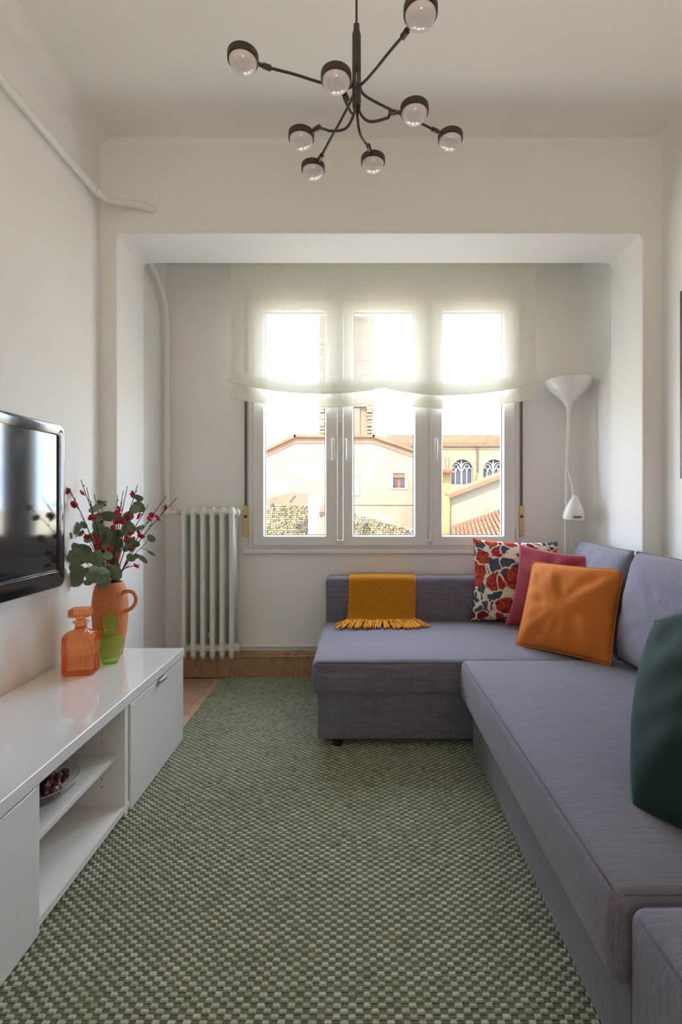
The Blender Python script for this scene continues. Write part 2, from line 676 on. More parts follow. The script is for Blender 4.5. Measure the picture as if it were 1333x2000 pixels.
def plaster(name, a, b, scale=0.6, extra=None, bmp=0.4, k=0.155):
    def soft(c):
        l = 0.3 * c[0] + 0.6 * c[1] + 0.1 * c[2]
        return tuple((l + (x - l) * 0.88) * k for x in c[:3]) + (1,)
    a, b, extra = [c and soft(c) for c in (a, b, extra)]
    m = mat(name, a, 0.95, **{'Specular IOR Level': 0.1})
    t = NT(m)
    f = t.noise(scale, 7, t.coord(), 0.65)
    c = t.ramp(f, [(0.3, b), (0.6, a)])
    if extra:
        g = t.noise(scale * 2.5, 8, t.coord((1, 1, 2)), 0.7)
        c = t.mix(t.ramp(g, [(0.56, (0, 0, 0, 1)), (0.66, (0.8, 0.8, 0.8, 1))]), c, extra)
    t.l(c, t.b.inputs['Base Color'])
    t.bump(f, bmp, 0.05)
    return m


M['ochre'] = plaster('ochre_render', lin(240, 218, 188), lin(224, 196, 160), 0.7, lin(212, 182, 150))
M['pinkish'] = plaster('pink_render', lin(226, 180, 150), lin(206, 160, 128), 0.8)
M['yellow'] = plaster('yellow_render', lin(236, 202, 130), lin(222, 186, 112), 0.5)
M['creamr'] = plaster('cream_render', lin(240, 222, 186), lin(228, 206, 168), 0.5, lin(205, 188, 156))
M['churchstone'] = plaster('church_stone', lin(240, 216, 170), lin(220, 190, 142), 0.35, lin(206, 178, 136))
M['towerstone'] = plaster('tower_stone', lin(236, 208, 172), lin(212, 180, 146), 0.3, lin(190, 158, 132))
M['towerpink'] = plaster('tower_pink_stone', lin(226, 186, 156), lin(206, 164, 136), 0.3)
M['whitewash'] = plaster('whitewash', (0.85, 0.85, 0.84, 1), (0.80, 0.80, 0.79, 1), 1.0)
M['rubble'] = plaster('rubble_stone', lin(240, 218, 170), lin(208, 180, 134), 3.0)
M['rtile'] = plaster('roof_tile', lin(240, 168, 124), lin(226, 142, 98), 1.2, lin(244, 196, 162))
M['timber'] = vary(mat('old_timber', (0.035, 0.025, 0.018, 1), 0.9), 4, 0.3)
M['shutterbrown'] = mat('brown_shutter', (0.085, 0.035, 0.015, 1), 0.8)
M['farglass'] = mat('far_glass', (0.035, 0.036, 0.045, 1), 0.5, **{'Specular IOR Level': 0.1})
M['tracery'] = mat('tracery_stone', (0.19, 0.17, 0.155, 1), 0.9)
M['hill'] = plaster('hill_woods', lin(150, 166, 152), lin(118, 140, 126), 0.02, bmp=0)
M['earth'] = plaster('pale_bounce_ground', lin(226, 208, 176), lin(206, 188, 152), 0.4, k=0.85)  # unseen ground, made far paler than the buildings to bounce light indoors

# ---------------------------------------------------------------- room shell
XL, XR, YP, YW, ZC = -1.31, 1.545, 2.47, 3.20, 2.99
BL, BR, YB = -1.265, 1.465, 2.79          # bay side walls, back of the beam
OL, OR, OZ = -1.228, 1.447, 2.515         # opening
YBACK = -2.6


def struct(o, label=None):
    o['kind'] = 'structure'
    return o


struct(box('wall_left', M['paint'], None, XL - 0.2, XL, YBACK, YP + 0.1, 0, ZC + 0.1))
struct(box('wall_right', M['paint'], None, XR, XR + 0.2, YBACK, YP + 0.1, 0, ZC + 0.1))
struct(box('wall_back', M['paint'], None, XL - 0.2, XR + 0.2, YBACK - 0.2, YBACK, 0, ZC + 0.1))
struct(box('ceiling', M['ceil'], None, XL - 0.2, XR + 0.2, YBACK - 0.2, YP + 0.1, ZC, ZC + 0.2))
struct(box('wall_bay_left', M['paint'], None, BL - 0.3, BL, YP + 0.12, YW + 0.25, 0, 2.9))
struct(box('wall_bay_right', M['paint'], None, BR, BR + 0.3, YP + 0.12, YW + 0.25, 0, 2.9))
struct(box('ceiling_bay', M['ceil'], None, BL - 0.3, BR + 0.3, YP + 0.12, YW + 0.25, 2.83, 3.0))

# partition with the wide opening, soft plaster arrises
bm = bmesh.new()
rc = 0.035
k = 6
inner = [(OL, 0.0)]
inner += [(OL + rc - rc * math.cos(PI / 2 * i / k), OZ - rc + rc * math.sin(PI / 2 * i / k)) for i in range(k + 1)]
inner += [(OR - rc + rc * math.sin(PI / 2 * i / k), OZ - rc + rc * math.cos(PI / 2 * i / k)) for i in range(k + 1)]
inner += [(OR, 0.0)]
rnd = 0.012


def off(poly, d):
    """grow the opening outline outwards by d"""
    out = []
    for (x, z) in poly:
        nx = -1 if x < OL + rc + 1e-6 and x <= 0 else (1 if x > OR - rc - 1e-6 else 0)
        cxx = OL + rc if x <= 0 else OR - rc
        v = Vector((x - cxx, max(0, z - (OZ - rc))))
        if z <= OZ - rc: v = Vector((1 if x > 0 else -1, 0))
        if v.length < 1e-6: v = Vector((0, 1))
        v.normalize()
        out.append((x + v.x * d, max(0, z + v.y * d)))
    return out


outer_z = ZC + 0.1
rings = []
for i in range(6):
    a = PI / 2 * i / 5
    rings.append((off(inner, rnd * (1 - math.sin(a))), YP + rnd * (1 - math.cos(a))))
for i in range(6):
    a = PI / 2 * i / 5
    rings.append((off(inner, rnd * (1 - math.cos(a))), YB - rnd * (1 - math.sin(a))))
VR = [[bm.verts.new((x, y, z)) for x, z in poly] for poly, y in rings]
for A, B in zip(VR, VR[1:]):
    for i in range(len(A) - 1):
        bm.faces.new((A[i], A[i + 1], B[i + 1], B[i]))


def cap_side(ring, y):
    # wall face round the opening: left pier, right pier, lintel
    n = len(ring)
    top = [bm.verts.new((v.co.x, y, outer_z)) for v in ring]
    lf = [bm.verts.new((XL - 0.1, y, v.co.z)) for v in ring[:n // 2]]
    rt = [bm.verts.new((XR + 0.1, y, v.co.z)) for v in ring[n // 2:]]
    h = n // 2
    tl, tr = bm.verts.new((XL - 0.1, y, outer_z)), bm.verts.new((XR + 0.1, y, outer_z))
    for i in range(h - 1):
        bm.faces.new((ring[i], lf[i], lf[i + 1], ring[i + 1]))
    for i in range(h, n - 1):
        bm.faces.new((ring[i], ring[i + 1], rt[i - h + 1], rt[i - h]))
    bm.faces.new((ring[h - 1], ring[h], rt[0], tr, tl, lf[h - 1]))
    for v in top:
        bm.verts.remove(v)


cap_side(VR[0], YP)
cap_side(VR[-1], YB)
po = finish(bm, 'wall_partition', M['paint'], None, smooth=True, angle=50)
struct(po)
# soft coves where walls meet the ceiling
def cove(name, prof_axis, pos, a, b, sx, r):
    bm = bmesh.new()
    pts = [(0, 0)] + [(r - r * math.sin(PI / 2 * i / 8), -r + r * math.cos(PI / 2 * i / 8)) for i in range(9)][::-1]
    # concave quarter between wall and ceiling
    arc = [(r - r * math.cos(t), -(r - r * math.sin(t))) for t in [PI / 2 * i / 8 for i in range(9)]]
    poly = [(0, 0.0)] + [(p[0], p[1]) for p in arc]
    if prof_axis == 'y':
        add_prism(bm, [(pos + sx * p[0], ZC + p[1]) for p in poly], 'y', a, b)
    else:
        add_prism(bm, [(pos + sx * p[0], ZC + p[1]) for p in poly], 'x', a, b)
    struct(finish(bm, name, M['ceil'], None, smooth=True, angle=40))


cove('trim_1', 'y', XL, YBACK, YP, 1, 0.06)
cove('trim_2', 'y', XR, YBACK, YP, -1, 0.06)
cove('trim_3', 'x', YP, XL, XR, -1, 0.025)

# window wall with its opening
WX0, WX1, WZ0, WZ1 = -0.700, 1.035, 0.86, 2.47
bm = bmesh.new()
for a in ((BL - 0.1, WX0, 0, 2.9), (WX1, BR + 0.1, 0, 2.9), (WX0, WX1, 0, WZ0), (WX0, WX1, WZ1, 2.9)):
    add_box(bm, a[0], a[1], YW, YW + 0.25, a[2], a[3])
bmesh.ops.remove_doubles(bm, verts=bm.verts[:], dist=1e-5)
struct(finish(bm, 'wall_window', M['paint'], None, smooth=False))

# floor with marble tiles
fl = box('floor', M['grout'], None, XL - 0.2, XR + 0.2, YBACK - 0.2, YW + 0.25, -0.2, -0.006)
struct(fl)
ORG[fl.name] = Vector((0, 0, 0))
TS = 0.40
bm = bmesh.new()
add_box(bm, 0.0015, TS - 0.0015, 0.0015, TS - 0.0015, -0.01, 0.0)
bmesh.ops.bevel(bm, geom=[e for e in bm.edges if all(v.co.z > -0.001 for v in e.verts)], offset=0.001, segments=1, affect='EDGES')
t0 = finish(bm, 'floor_tile', M['floor'], fl, smooth=False)
first = True
for i in range(8):
    for j in range(10):
        x, y = -1.34 + i * TS, YW + 0.02 - (j + 1) * TS - 0.05
        if first:
            t0.location = (x, y, 0)
            first = False
        else:
            copy_part(t0, fl, Matrix.Translation((x, y, 0)))

# marble skirting under the window: tiles and a moulding
sk = thing('baseboard_window', (0, YW - 0.02, 0), None, None, kind='structure')
zt = 0.128
for i, (a, b) in enumerate(((-1.263, -0.92), (-0.92, -0.385), (-0.385, 0.15), (0.15, 0.685), (0.685, 1.22), (1.22, 1.463))):
    box('tile', M['skirt'], sk, a + 0.001, b - 0.001, YW - 0.022, YW, 0, zt, 0.0015, 1)
bm = bmesh.new()
add_prism(bm, [(YW, 0.128), (YW - 0.024, 0.128), (YW - 0.030, 0.134), (YW - 0.030, 0.142), (YW - 0.020, 0.150), (YW - 0.020, 0.160), (YW - 0.010, 0.172), (YW, 0.172)], 'x', -1.263, 1.463)
finish(bm, 'moulding', M['skirt'], sk, smooth=False)
skl = thing('baseboard_bay', (BL, 2.9, 0), None, None, kind='structure')
box('tile', M['skirt'], skl, BL, BL + 0.022, YP + 0.16, YW - 0.03, 0, 0.165, 0.002, 1)
tr = thing('trim_4', (0, YP, 0), None, None, kind='structure')
box('tile', M['skirt'], tr, XL, XL + 0.02, -0.4, YP, 0, 0.165, 0.002, 1)

# ---------------------------------------------------------------- the window
YF = YW - 0.012
win = thing('window_1', (0.167, YW, 0.85), None, None, kind='structure')


def frame_bm(x0, x1, z0, z1, w, y0, y1, bev=0.006, wb=None):
    """rectangular frame, wb the width of the bottom rail"""
    wb = wb or w
    bm = bmesh.new()
    O = [(x0, z0), (x1, z0), (x1, z1), (x0, z1)]
    I = [(x0 + w, z0 + wb), (x1 - w, z0 + wb), (x1 - w, z1 - w), (x0 + w, z1 - w)]
    vo = [[bm.verts.new((x, y, z)) for x, z in O] for y in (y0, y1)]
    vi = [[bm.verts.new((x, y, z)) for x, z in I] for y in (y0, y1)]
    for i in range(4):
        j = (i + 1) % 4
        bm.faces.new((vo[0][i], vo[0][j], vi[0][j], vi[0][i]))
        bm.faces.new((vo[1][i], vi[1][i], vi[1][j], vo[1][j]))
        bm.faces.new((vo[0][i], vo[1][i], vo[1][j], vo[0][j]))
        bm.faces.new((vi[0][i], vi[0][j], vi[1][j], vi[1][i]))
    if bev:
        ed = [e for e in bm.edges if all(abs(v.co.y - y0) < 1e-6 for v in e.verts) and not (
            {tuple(round(c, 4) for c in v.co) for v in e.verts} & {tuple(round(c, 4) for c in v.co) for v in vo[0]} and
            {tuple(round(c, 4) for c in v.co) for v in e.verts} & {tuple(round(c, 4) for c in v.co) for v in vi[0]})]
        bmesh.ops.bevel(bm, geom=ed, offset=bev, segments=3, affect='EDGES')
    return bm


# fixed frame with two mullions
bm = frame_bm(-0.717, 1.052, 0.845, 2.485, 0.05, YF - 0.01, YW + 0.08, 0.004)
for a, b in ((-0.135, -0.100), (0.454, 0.475)):
    add_box(bm, a, b, YF - 0.008, YW + 0.08, 0.90, 2.43)
finish(bm, 'window_frame', M['pvc'], win, smooth=True, angle=30)
box('window_ledge', M['pvc'], win, -0.757, 1.082, YF - 0.022, YW, 0.812, 0.845, 0.006, 3)
box('shutter_box', M['pvc'], win, -0.73, 1.07, YF - 0.004, YW, 2.49, 2.78, 0.004, 2)
PZ0, PZ1 = 0.931, 2.389
for i, (s0, s1, p0, p1, hx) in enumerate(((-0.683, -0.138, -0.609, -0.2155, -0.160), (-0.097, 0.450, -0.030, 0.3636, -0.0835), (0.479, 1.021, 0.552, 0.943, 0.500))):
    bm = bmesh.new()
    y0, y1 = YF - 0.028, YW + 0.03
    O = [(s0, 0.864), (s1, 0.864), (s1, 2.456), (s0, 2.456)]
    I = [(p0 - .008, PZ0 - .008), (p1 + .008, PZ0 - .008), (p1 + .008, PZ1 + .008), (p0 - .008, PZ1 + .008)]
    J = [(p0, PZ0), (p1, PZ0), (p1, PZ1), (p0, PZ1)]
    L = [(O, y1), (O, y0 + 0.004)]
    Oi = [(s0 + .004, .868), (s1 - .004, .868), (s1 - .004, 2.452), (s0 + .004, 2.452)]
    L += [(Oi, y0), (I, y0 + 0.002), (J, y0 + 0.014), (J, y1)]
    vv = [[bm.verts.new((x, y, z)) for x, z in P] for P, y in L]
    for A, B in zip(vv, vv[1:] + vv[:1]):
        for q in range(4):
            bm.faces.new((A[q], A[(q + 1) % 4], B[(q + 1) % 4], B[q]))
    sash = finish(bm, 'sash', M['pvc'], win, smooth=False)
    g = frame_bm(p0 - 0.001, p1 + 0.001, PZ0 - 0.001, PZ1 + 0.001, 0.005, YW - 0.012, YW - 0.006, 0)
    finish(g, 'gasket', M['gasket'], sash, smooth=False)
    box('pane', M['glass'], sash, p0, p1, YW - 0.005, YW - 0.001, PZ0, PZ1)
    # lever handle
    bm = bmesh.new()
    hz = 1.535
    add_box(bm, hx - 0.013, hx + 0.013, y0 - 0.010, y0 + 0.002, hz - 0.045, hz + 0.045)
    bmesh.ops.bevel(bm, geom=bm.edges[:], offset=0.005, segments=2, affect='EDGES')
    add_tube(bm, smooth_path([(hx, y0 - 0.008, hz + 0.015), (hx, y0 - 0.034, hz + 0.012), (hx, y0 - 0.042, hz - 0.012), (hx, y0 - 0.042, hz - 0.07), (hx, y0 - 0.036, hz - 0.118)], 5),
             [0.011] * 10 + [0.0105] * 6 + [0.008] * 5, 10)
    finish(bm, 'handle', M['handle'], sash, angle=40)
for hx, hz in ((-0.6995, 0.94), (1.0365, 0.94), (0.464, 0.93), (-0.6995, 2.3), (1.0365, 2.3)):
    bm = bmesh.new()
    add_tube(bm, [(hx, YF - 0.028, hz - 0.035), (hx, YF - 0.028, hz + 0.035)], 0.007, 10)
    finish(bm, 'hinge', M['pvc'], win, angle=40)

# roller shutter straps with brass winders
for x, lab in ((-0.735, 'brown roller shutter strap with brass winder between radiator and window'),
               (1.068, 'brown roller shutter strap with brass winder between window and white floor lamp')):
    st = thing('shutter_strap', (x, YW, 0.92), lab, 'strap', 'roller shutter straps')
    box('webbing', M['strap'], st, x - 0.008, x + 0.008, YW - 0.022, YW - 0.019, 1.05, 2.52)
    wb = box('winder', M['brass'], st, x - 0.018, x + 0.018, YW - 0.024, YW - 0.0005, 0.925, 1.125, 0.004, 2)
    box('slot', M['gasket'], wb, x - 0.010, x + 0.010, YW - 0.026, YW - 0.023, 1.045, 1.062)
    bm = bmesh.new()
    add_tube(bm, [(x, YW - 0.026, 0.942), (x, YW - 0.022, 0.942)], 0.004, 10)
    finish(bm, 'screw', M['brass'], wb)

# ---------------------------------------------------------------- roman blind
bl = thing('roman_blind', (0.16, 3.10, 2.75), 'sheer cream linen roman blind gathered over the top of the window', 'blind')
bx0, bx1 = -0.812, 1.135


def sag(x):
    u = (x - bx0) / (bx1 - bx0)
    v = (u * 2) % 1.0 if u < 1 else 1.0
    a = 0.062 if u < 0.5 else 0.072
    e = 0.018 * u
    base = a * math.sin(PI * v) ** 0.8 if 0 < v < 1 else 0
    return base + (0.038 * (1 - abs(2 * u - 1)) ** 1.5) - e * 0


def sheet(bm, rows, nx=70, ext=0.0, seed=0):
    g = []
    for (y, z, s, ex) in rows:
        r_ = []
        for i in range(nx + 1):
            u = i / nx
            x = bx0 - ex + (bx1 - bx0 + 2 * ex) * u
            xx = bx0 + (bx1 - bx0) * u
            w = 0.006 * noise.noise(Vector((x * 3 + seed, z * 4, 0))) + 0.0025 * noise.noise(Vector((x * 14, z * 5, seed)))
            r_.append(bm.verts.new((x, y + w, z - s * sag(xx))))
        g.append(r_)
    for a, b in zip(g, g[1:]):
        for i in range(nx):
            bm.faces.new((a[i], a[i + 1], b[i + 1], b[i]))


bm = bmesh.new()
sheet(bm, [(3.10, 2.76 - 0.04 * i, (i / 20) ** 2 * 0.9, 0) for i in range(0, 20)] + [(3.095, 1.965, .95, .006), (3.085, 1.94, 1, .016), (3.082, 1.925, 1, .018), (3.088, 1.912, 1, .016), (3.10, 1.918, 1, .01)])
finish(bm, 'fabric', M['blind'], bl, angle=0)
bm = bmesh.new()
sheet(bm, [(3.10, 1.918, 1, .01), (3.112, 1.96, 1, .006), (3.116, 1.995, 1, 0), (3.120, 2.0, 1, 0), (3.125, 1.985, 1, 0), (3.122, 1.93, 1, 0), (3.115, 1.87, .9, .004), (3.11, 1.835, .85, .008)], seed=3)
finish(bm, 'fold', M['blind'], bl, angle=0)
bm = bmesh.new()
sheet(bm, [(3.11, 1.835, .85, .008), (3.106, 1.822, .85, .008), (3.112, 1.816, .85, .008), (3.118, 1.824, .85, .008), (3.122, 1.85, .85, .006), (3.124, 1.88, .85, 0)], seed=5)
finish(bm, 'hem', M['blind'], bl, angle=0)
for xa, xb in ((bx0 + .001, bx0 + 0.05), (bx1 - 0.05, bx1 - .001)):
    bm = bmesh.new()
    gg = [[bm.verts.new((x, 3.094, z)) for x in (xa, (xa + xb) / 2, xb)] for z in [2.76 - 0.05 * i for i in range(16)]]
    for a, b in zip(gg, gg[1:]):
        for i in range(2):
            bm.faces.new((a[i], a[i + 1], b[i + 1], b[i]))
    finish(bm, 'side_hem', M['blind'], bl, angle=0)
box('headrail', M['pvc'], bl, bx0, bx1, 3.098, 3.135, 2.755, 2.83)
bm = bmesh.new()
add_tube(bm, smooth_path([(bx1 - .012, 3.13, 2.75), (bx1 - .012, 3.13, 1.82), (bx1 + 0.002, 3.12, 1.72), (bx1 + .004, 3.12, 1.68), (bx1 - .004, 3.12, 1.78), (bx1 - .006, 3.13, 2.75)], 6), 0.0012, 6)
finish(bm, 'cord', M['pvc'], bl)

# ---------------------------------------------------------------- radiator
ra = thing('radiator', (-0.945, 3.10, 0.16), 'white cast-iron column radiator on the wall left of window', 'radiator')
rz0, rz1 = 0.165, 1.117
xs = [-1.098 + 0.0605 * i for i in range(6)]


def column_bm(x):
    bm = bmesh.new()
    for y in (3.058, 3.098, 3.138):
        pts = [(x, y, rz0 + 0.045), (x, y, rz1 - 0.05)]
        if y == 3.058:
            pts = smooth_path([(x, y + .012, rz0), (x, y + .002, rz0 + .02), (x, y, rz0 + .06), (x, y, 0.6), (x, y, rz1 - .07), (x, y + .004, rz1 - .025), (x, y + .016, rz1 - .004)], 5)
            rr = [0.012 + 0.005 * min(1, i / 6, (len(pts) - 1 - i) / 6) for i in range(len(pts))]
            add_tube(bm, pts, rr, 12)
        else:
            add_tube(bm, pts, 0.016, 12)
    for z in (rz1 - 0.035, rz0 + 0.055):
        # swollen hub joining the tubes of one column
        add_lathe(bm, [(0.030 * math.cos(a) + 0.002, 0.030 * math.sin(a)) for a in [(-PI / 2 + 0.15) + (PI - 0.3) * i / 8 for i in range(9)]], (x, 3.098, z), 20,
                  Matrix.Diagonal((0.9, 1.9, 1.0)))
    return bm


c0 = finish(column_bm(xs[0]), 'column', M['enamel'], ra, angle=0)
for x in xs[1:]:
    copy_part(c0, ra, Matrix.Translation((x - xs[0], 0, 0)))
for z in (rz1 - 0.035, rz0 + 0.055):
    bm = bmesh.new()
    add_tube(bm, [(xs[0] - 0.02, 3.098, z), (xs[-1] + 0.022, 3.098, z)], 0.024, 16)
    finish(bm, 'header', M['enamel'], ra, angle=40)
    bm = bmesh.new()
    p = xs[-1] + 0.022
    add_tube(bm, [(p, 3.098, z), (p + 0.008, 3.098, z), (p + 0.010, 3.098, z), (p + 0.017, 3.098, z), (p + 0.020, 3.098, z)], [0.026, 0.028, 0.022, 0.022, 0.016], 12)
    finish(bm, 'end_plug', M['enamel'], ra, angle=30)
z = rz1 - 0.035
bm = bmesh.new()
add_tube(bm, [(xs[0] - 0.018, 3.098, z), (xs[0] - 0.032, 3.098, z), (xs[0] - 0.033, 3.098, z), (xs[0] - 0.048, 3.098, z), (xs[0] - 0.049, 3.098, z), (xs[0] - 0.06, 3.098, z)], [0.013, 0.013, 0.017, 0.017, 0.011, 0.011], 8)
va = finish(bm, 'valve', M['brass'], ra, angle=30)
bm = bmesh.new()
add_tube(bm, smooth_path([(xs[0] - 0.058, 3.098, z), (-1.20, 3.11, z), (-1.228, 3.12, z - 0.01)], 5), 0.012, 10)
finish(bm, 'feed_pipe', M['pipe'], va, angle=40)
box('bracket', M['enamel'], ra, xs[2] + 0.02, xs[2] + 0.04, 3.10, YW, rz1 - 0.12, rz1 - 0.09)
box('bracket', M['enamel'], ra, xs[2] + 0.02, xs[2] + 0.04, 3.10, YW, rz0 + 0.12, rz0 + 0.15)

# ---------------------------------------------------------------- painted pipes
hp = thing('heating_pipe', (XL, 1.0, 2.66), 'white painted heating pipe running high along the left wall', 'pipe', 'painted heating pipes')
bm = bmesh.new()
zp = 2.665
pth = smooth_path([(XL + 0.03, -2.5, zp), (XL + 0.03, 0.5, zp), (XL + 0.03, 2.25, zp), (XL + 0.036, 2.36, zp - .003), (XL + 0.062, 2.415, zp - .012), (XL + 0.12, 2.432, zp - .02), (XL + 0.2, 2.44, zp - .024), (-1.065, 2.455, zp - 0.03), (-1.04, 2.475, zp - .032)], 6)
add_tube(bm, pth, 0.019, 12)
finish(bm, 'tube', M['pipe'], hp, angle=40)
for y in (-0.6, 0.9):
    bm = bmesh.new()
    add_tube(bm, [(XL + 0.03, y, zp), (XL + 0.03, y + 0.02, zp)], 0.0225, 12)
    finish(bm, 'clip', M['pipe'], hp, angle=40)
hq = thing('heating_pipe', (-1.225, 3.12, 1.07), 'white painted heating pipe dropping down the bay corner behind the vase', 'pipe', 'painted heating pipes')
bm = bmesh.new()
add_tube(bm, smooth_path([(-1.205, 2.77, 2.555), (-1.212, 2.85, 2.54), (-1.222, 2.98, 2.50), (-1.228, 3.07, 2.44), (-1.229, 3.115, 2.34), (-1.229, 3.125, 2.2), (-1.229, 3.125, 1.6), (-1.229, 3.125, 1.07)], 6), 0.0175, 12)
finish(bm, 'tube', M['pipe'], hq, angle=40)
bm = bmesh.new()
add_tube(bm, [(-1.229, 3.125, 1.8), (-1.229, 3.125, 1.82)], 0.021, 12)
finish(bm, 'clip', M['pipe'], hq, angle=40)
cp = thing('conduit', (-0.5, YW - 0.01, 0.18), 'thin white pipe along the skirting between radiator and sofa', 'pipe')
bm = bmesh.new()
add_tube(bm, [(xs[-1] + 0.03, YW - 0.014, 0.205), (1.42, YW - 0.014, 0.205)], 0.011, 10)
finish(bm, 'tube', M['pipe'], cp, angle=40)
box('clip', M['pipe'], cp, -0.42, -0.40, YW - 0.026, YW, 0.192, 0.218)

# ---------------------------------------------------------------- rug
rug = thing('rug', (0, 1.5, 0), 'large flat-woven sage green rug covering most of the floor', 'rug')
RX0, RX1, RY0, RY1 = -0.885, 1.0, -0.05, YW - 0.026
box('backing', M['rugbase'], rug, RX0, RX1, RY0, RY1, 0.001, 0.007)
random.seed(4)
px_, py_ = 0.0345, 0.0122
verts, faces, tone = [], [], []
nrow = int((RY1 - RY0) / py_)
ncol = int((RX1 - RX0) / px_)
org = ORG[rug.name]
for j in range(nrow):
    y = RY0 + (j + 0.5) * py_
    for i in range(ncol + 1):
        x = RX0 + (i + 0.25 + 0.5 * (j % 2)) * px_
        if x + 0.009 > RX1: continue
        a = 0.0092 + random.uniform(-.0008, .0006)
        b = 0.0058 + random.uniform(-.0006, .0003)
        jx = random.uniform(-.0009, .0009)
        jy = random.uniform(-.0006, .0006)
        tn = min(1, max(0, random.gauss(0.5, 0.2) + 0.15 * noise.noise(Vector((x * 4, y * 4, 0)))))
        k0 = len(verts)
        for (sx, sy, zz) in ((-1, -1, .0065), (1, -1, .0065), (1, 1, .0065), (-1, 1, .0065), (-.72, -.62, .0105), (.72, -.62, .0105), (.72, .62, .0105), (-.72, .62, .0105)):
            verts.append((x + jx + sx * a - org.x, y + jy + sy * b - org.y, zz))
        for f in ((4, 5, 6, 7), (0, 1, 5, 4), (1, 2, 6, 5), (2, 3, 7, 6), (3, 0, 4, 7)):
            faces.append(tuple(k0 + q for q in f))
            tone.append(tn)
me = bpy.data.meshes.new('weave')
me.from_pydata(verts, [], faces)
at_ = me.attributes.new('tone', 'FLOAT', 'FACE')
at_.data.foreach_set('value', tone)
me.materials.append(M['weave'])
wv = bpy.data.objects.new('weave', me)
COL.objects.link(wv)
wv.parent = rug
wv['kind'] = 'stuff'

# ---------------------------------------------------------------- television bench
XF = -0.838            # front plane
XK = -1.285            # back
CY0, CY1 = 0.70, 2.33
tb = thing('tv_bench', (-1.06, 1.5, 0.0), 'low white high-gloss TV bench with two doors along left wall', 'cabinet')
box('top', M['gloss'], tb, XK, XF + 0.004, CY0, CY1, 0.412, 0.450, 0.0025, 2)
d1, d2 = 1.790, 1.268      # far door's near edge, near door's far edge
for y in (CY0, CY1 - 0.02):
    box('side_panel', M['gloss'], tb, XK, XF - 0.022, y, y + 0.02, 0.012, 0.410)
for y in (1.755, 1.262):
    dv = box('divider', M['foil'], tb, XK + 0.01, XF - 0.004, y, y + 0.022, 0.012, 0.410)
    if y > 1.5:
        for z in (0.12, 0.15, 0.18, 0.28, 0.31, 0.34):
            for x in (-0.925,):
                bm = bmesh.new()
                add_tube(bm, [(x, y + 0.0004, z), (x, y - 0.0005, z)], 0.0032, 8)
                finish(bm, 'peg_hole', M['hole'], dv)
box('back_panel', M['foil'], tb, XK, XK + 0.008, CY0 + 0.02, CY1 - 0.02, 0.03, 0.41)
box('bottom_panel', M['foil'], tb, XK, XF - 0.003, CY0 + 0.02, CY1 - 0.02, 0.030, 0.052)
sh = box('shelf', M['foil'], tb, XK + 0.01, XF - 0.035, 1.2845, 1.7545, 0.222, 0.240, 0.001, 1)
for a, b in ((d1, CY1), (CY0, d2)):
    dr = box('door', M['gloss'], tb, XF - 0.018, XF, a + 0.002, b - 0.001, 0.014, 0.404, 0.0015, 2)
    hy = (a + b) / 2 + 0.0
    hw = 0.03
    bm = bmesh.new()
    add_prism(bm, [(XF - 0.010, 0.4045), (XF + 0.014, 0.4045), (XF + 0.016, 0.400), (XF + 0.016, 0.392), (XF + 0.0145, 0.392), (XF + 0.0135, 0.4020), (XF - 0.010, 0.4025)], 'y', hy - hw, hy + hw)
    finish(bm, 'handle', M['alu'], dr, smooth=False, label='small metal finger pull on the top edge of the door')
box('plinth', M['foil'], tb, XF - 0.07, XF - 0.055, CY0 + 0.03, CY1 - 0.03, 0.0105, 0.030)

# ---------------------------------------------------------------- television
TX = -1.165
ty0, ty1, tz0, tz1 = 0.98, 1.935, 0.815, 1.452
tv = thing('television', (XL, 1.46, 0.81), 'glossy black flat television mounted on the left wall above the bench', 'television')


def rrect(y0, y1, z0, z1, r, n=6):
    out = []
    for (cy, cz, a0) in ((y1 - r, z1 - r, 0), (y0 + r, z1 - r, PI / 2), (y0 + r, z0 + r, PI), (y1 - r, z0 + r, 1.5 * PI)):
        for i in range(n + 1):
            a = a0 + PI / 2 * i / n
            out.append((cy + r * math.cos(a), cz + r * math.sin(a)))
    return out


bm = bmesh.new()
loops = [(rrect(ty0 + .05, ty1 - .05, tz0 + .06, tz1 - .06, .03), TX - 0.085), (rrect(ty0 + .012, ty1 - .012, tz0 + .012, tz1 - .012, .035), TX - 0.05),
         (rrect(ty0, ty1, tz0, tz1, .035), TX - 0.030), (rrect(ty0, ty1, tz0, tz1, .035), TX - 0.010), (rrect(ty0 + .005, ty1 - .005, tz0 + .005, tz1 - .005, .032), TX - 0.001),
         (rrect(ty0 + .016, ty1 - .016, tz0 + .016, tz1 - .016, .024), TX), (rrect(ty0 + .036, ty1 - .036, tz0 + .070, tz1 - .042, .004), TX - 0.006),
         (rrect(ty0 + .037, ty1 - .037, tz0 + .071, tz1 - .043, .004), TX - 0.012)]
vv = [[bm.verts.new((x, y, z)) for y, z in P] for P, x in loops]
for A, B in zip(vv, vv[1:]):
    n = len(A)
    for i in range(n):
        bm.faces.new((A[i], A[(i + 1) % n], B[(i + 1) % n], B[i]))
bm.faces.new(vv[0])
finish(bm, 'bezel', M['tvblack'], tv, angle=35)
bm = bmesh.new()
bm.faces.new([bm.verts.new((TX - 0.010, y, z)) for y, z in ((ty0 + .036, tz0 + .070), (ty1 - .036, tz0 + .070), (ty1 - .036, tz1 - .042), (ty0 + .036, tz1 - .042))])
finish(bm, 'screen', M['screen'], tv, smooth=False)
box('trim_strip', M['chrome'], tv, TX - 0.004, TX + 0.0008, ty0 + .05, ty1 - .05, tz0 + .062, tz0 + .065)
box('wall_bracket', M['tvblack'], tv, XL + .001, TX - 0.08, 1.25, 1.65, 1.0, 1.28)

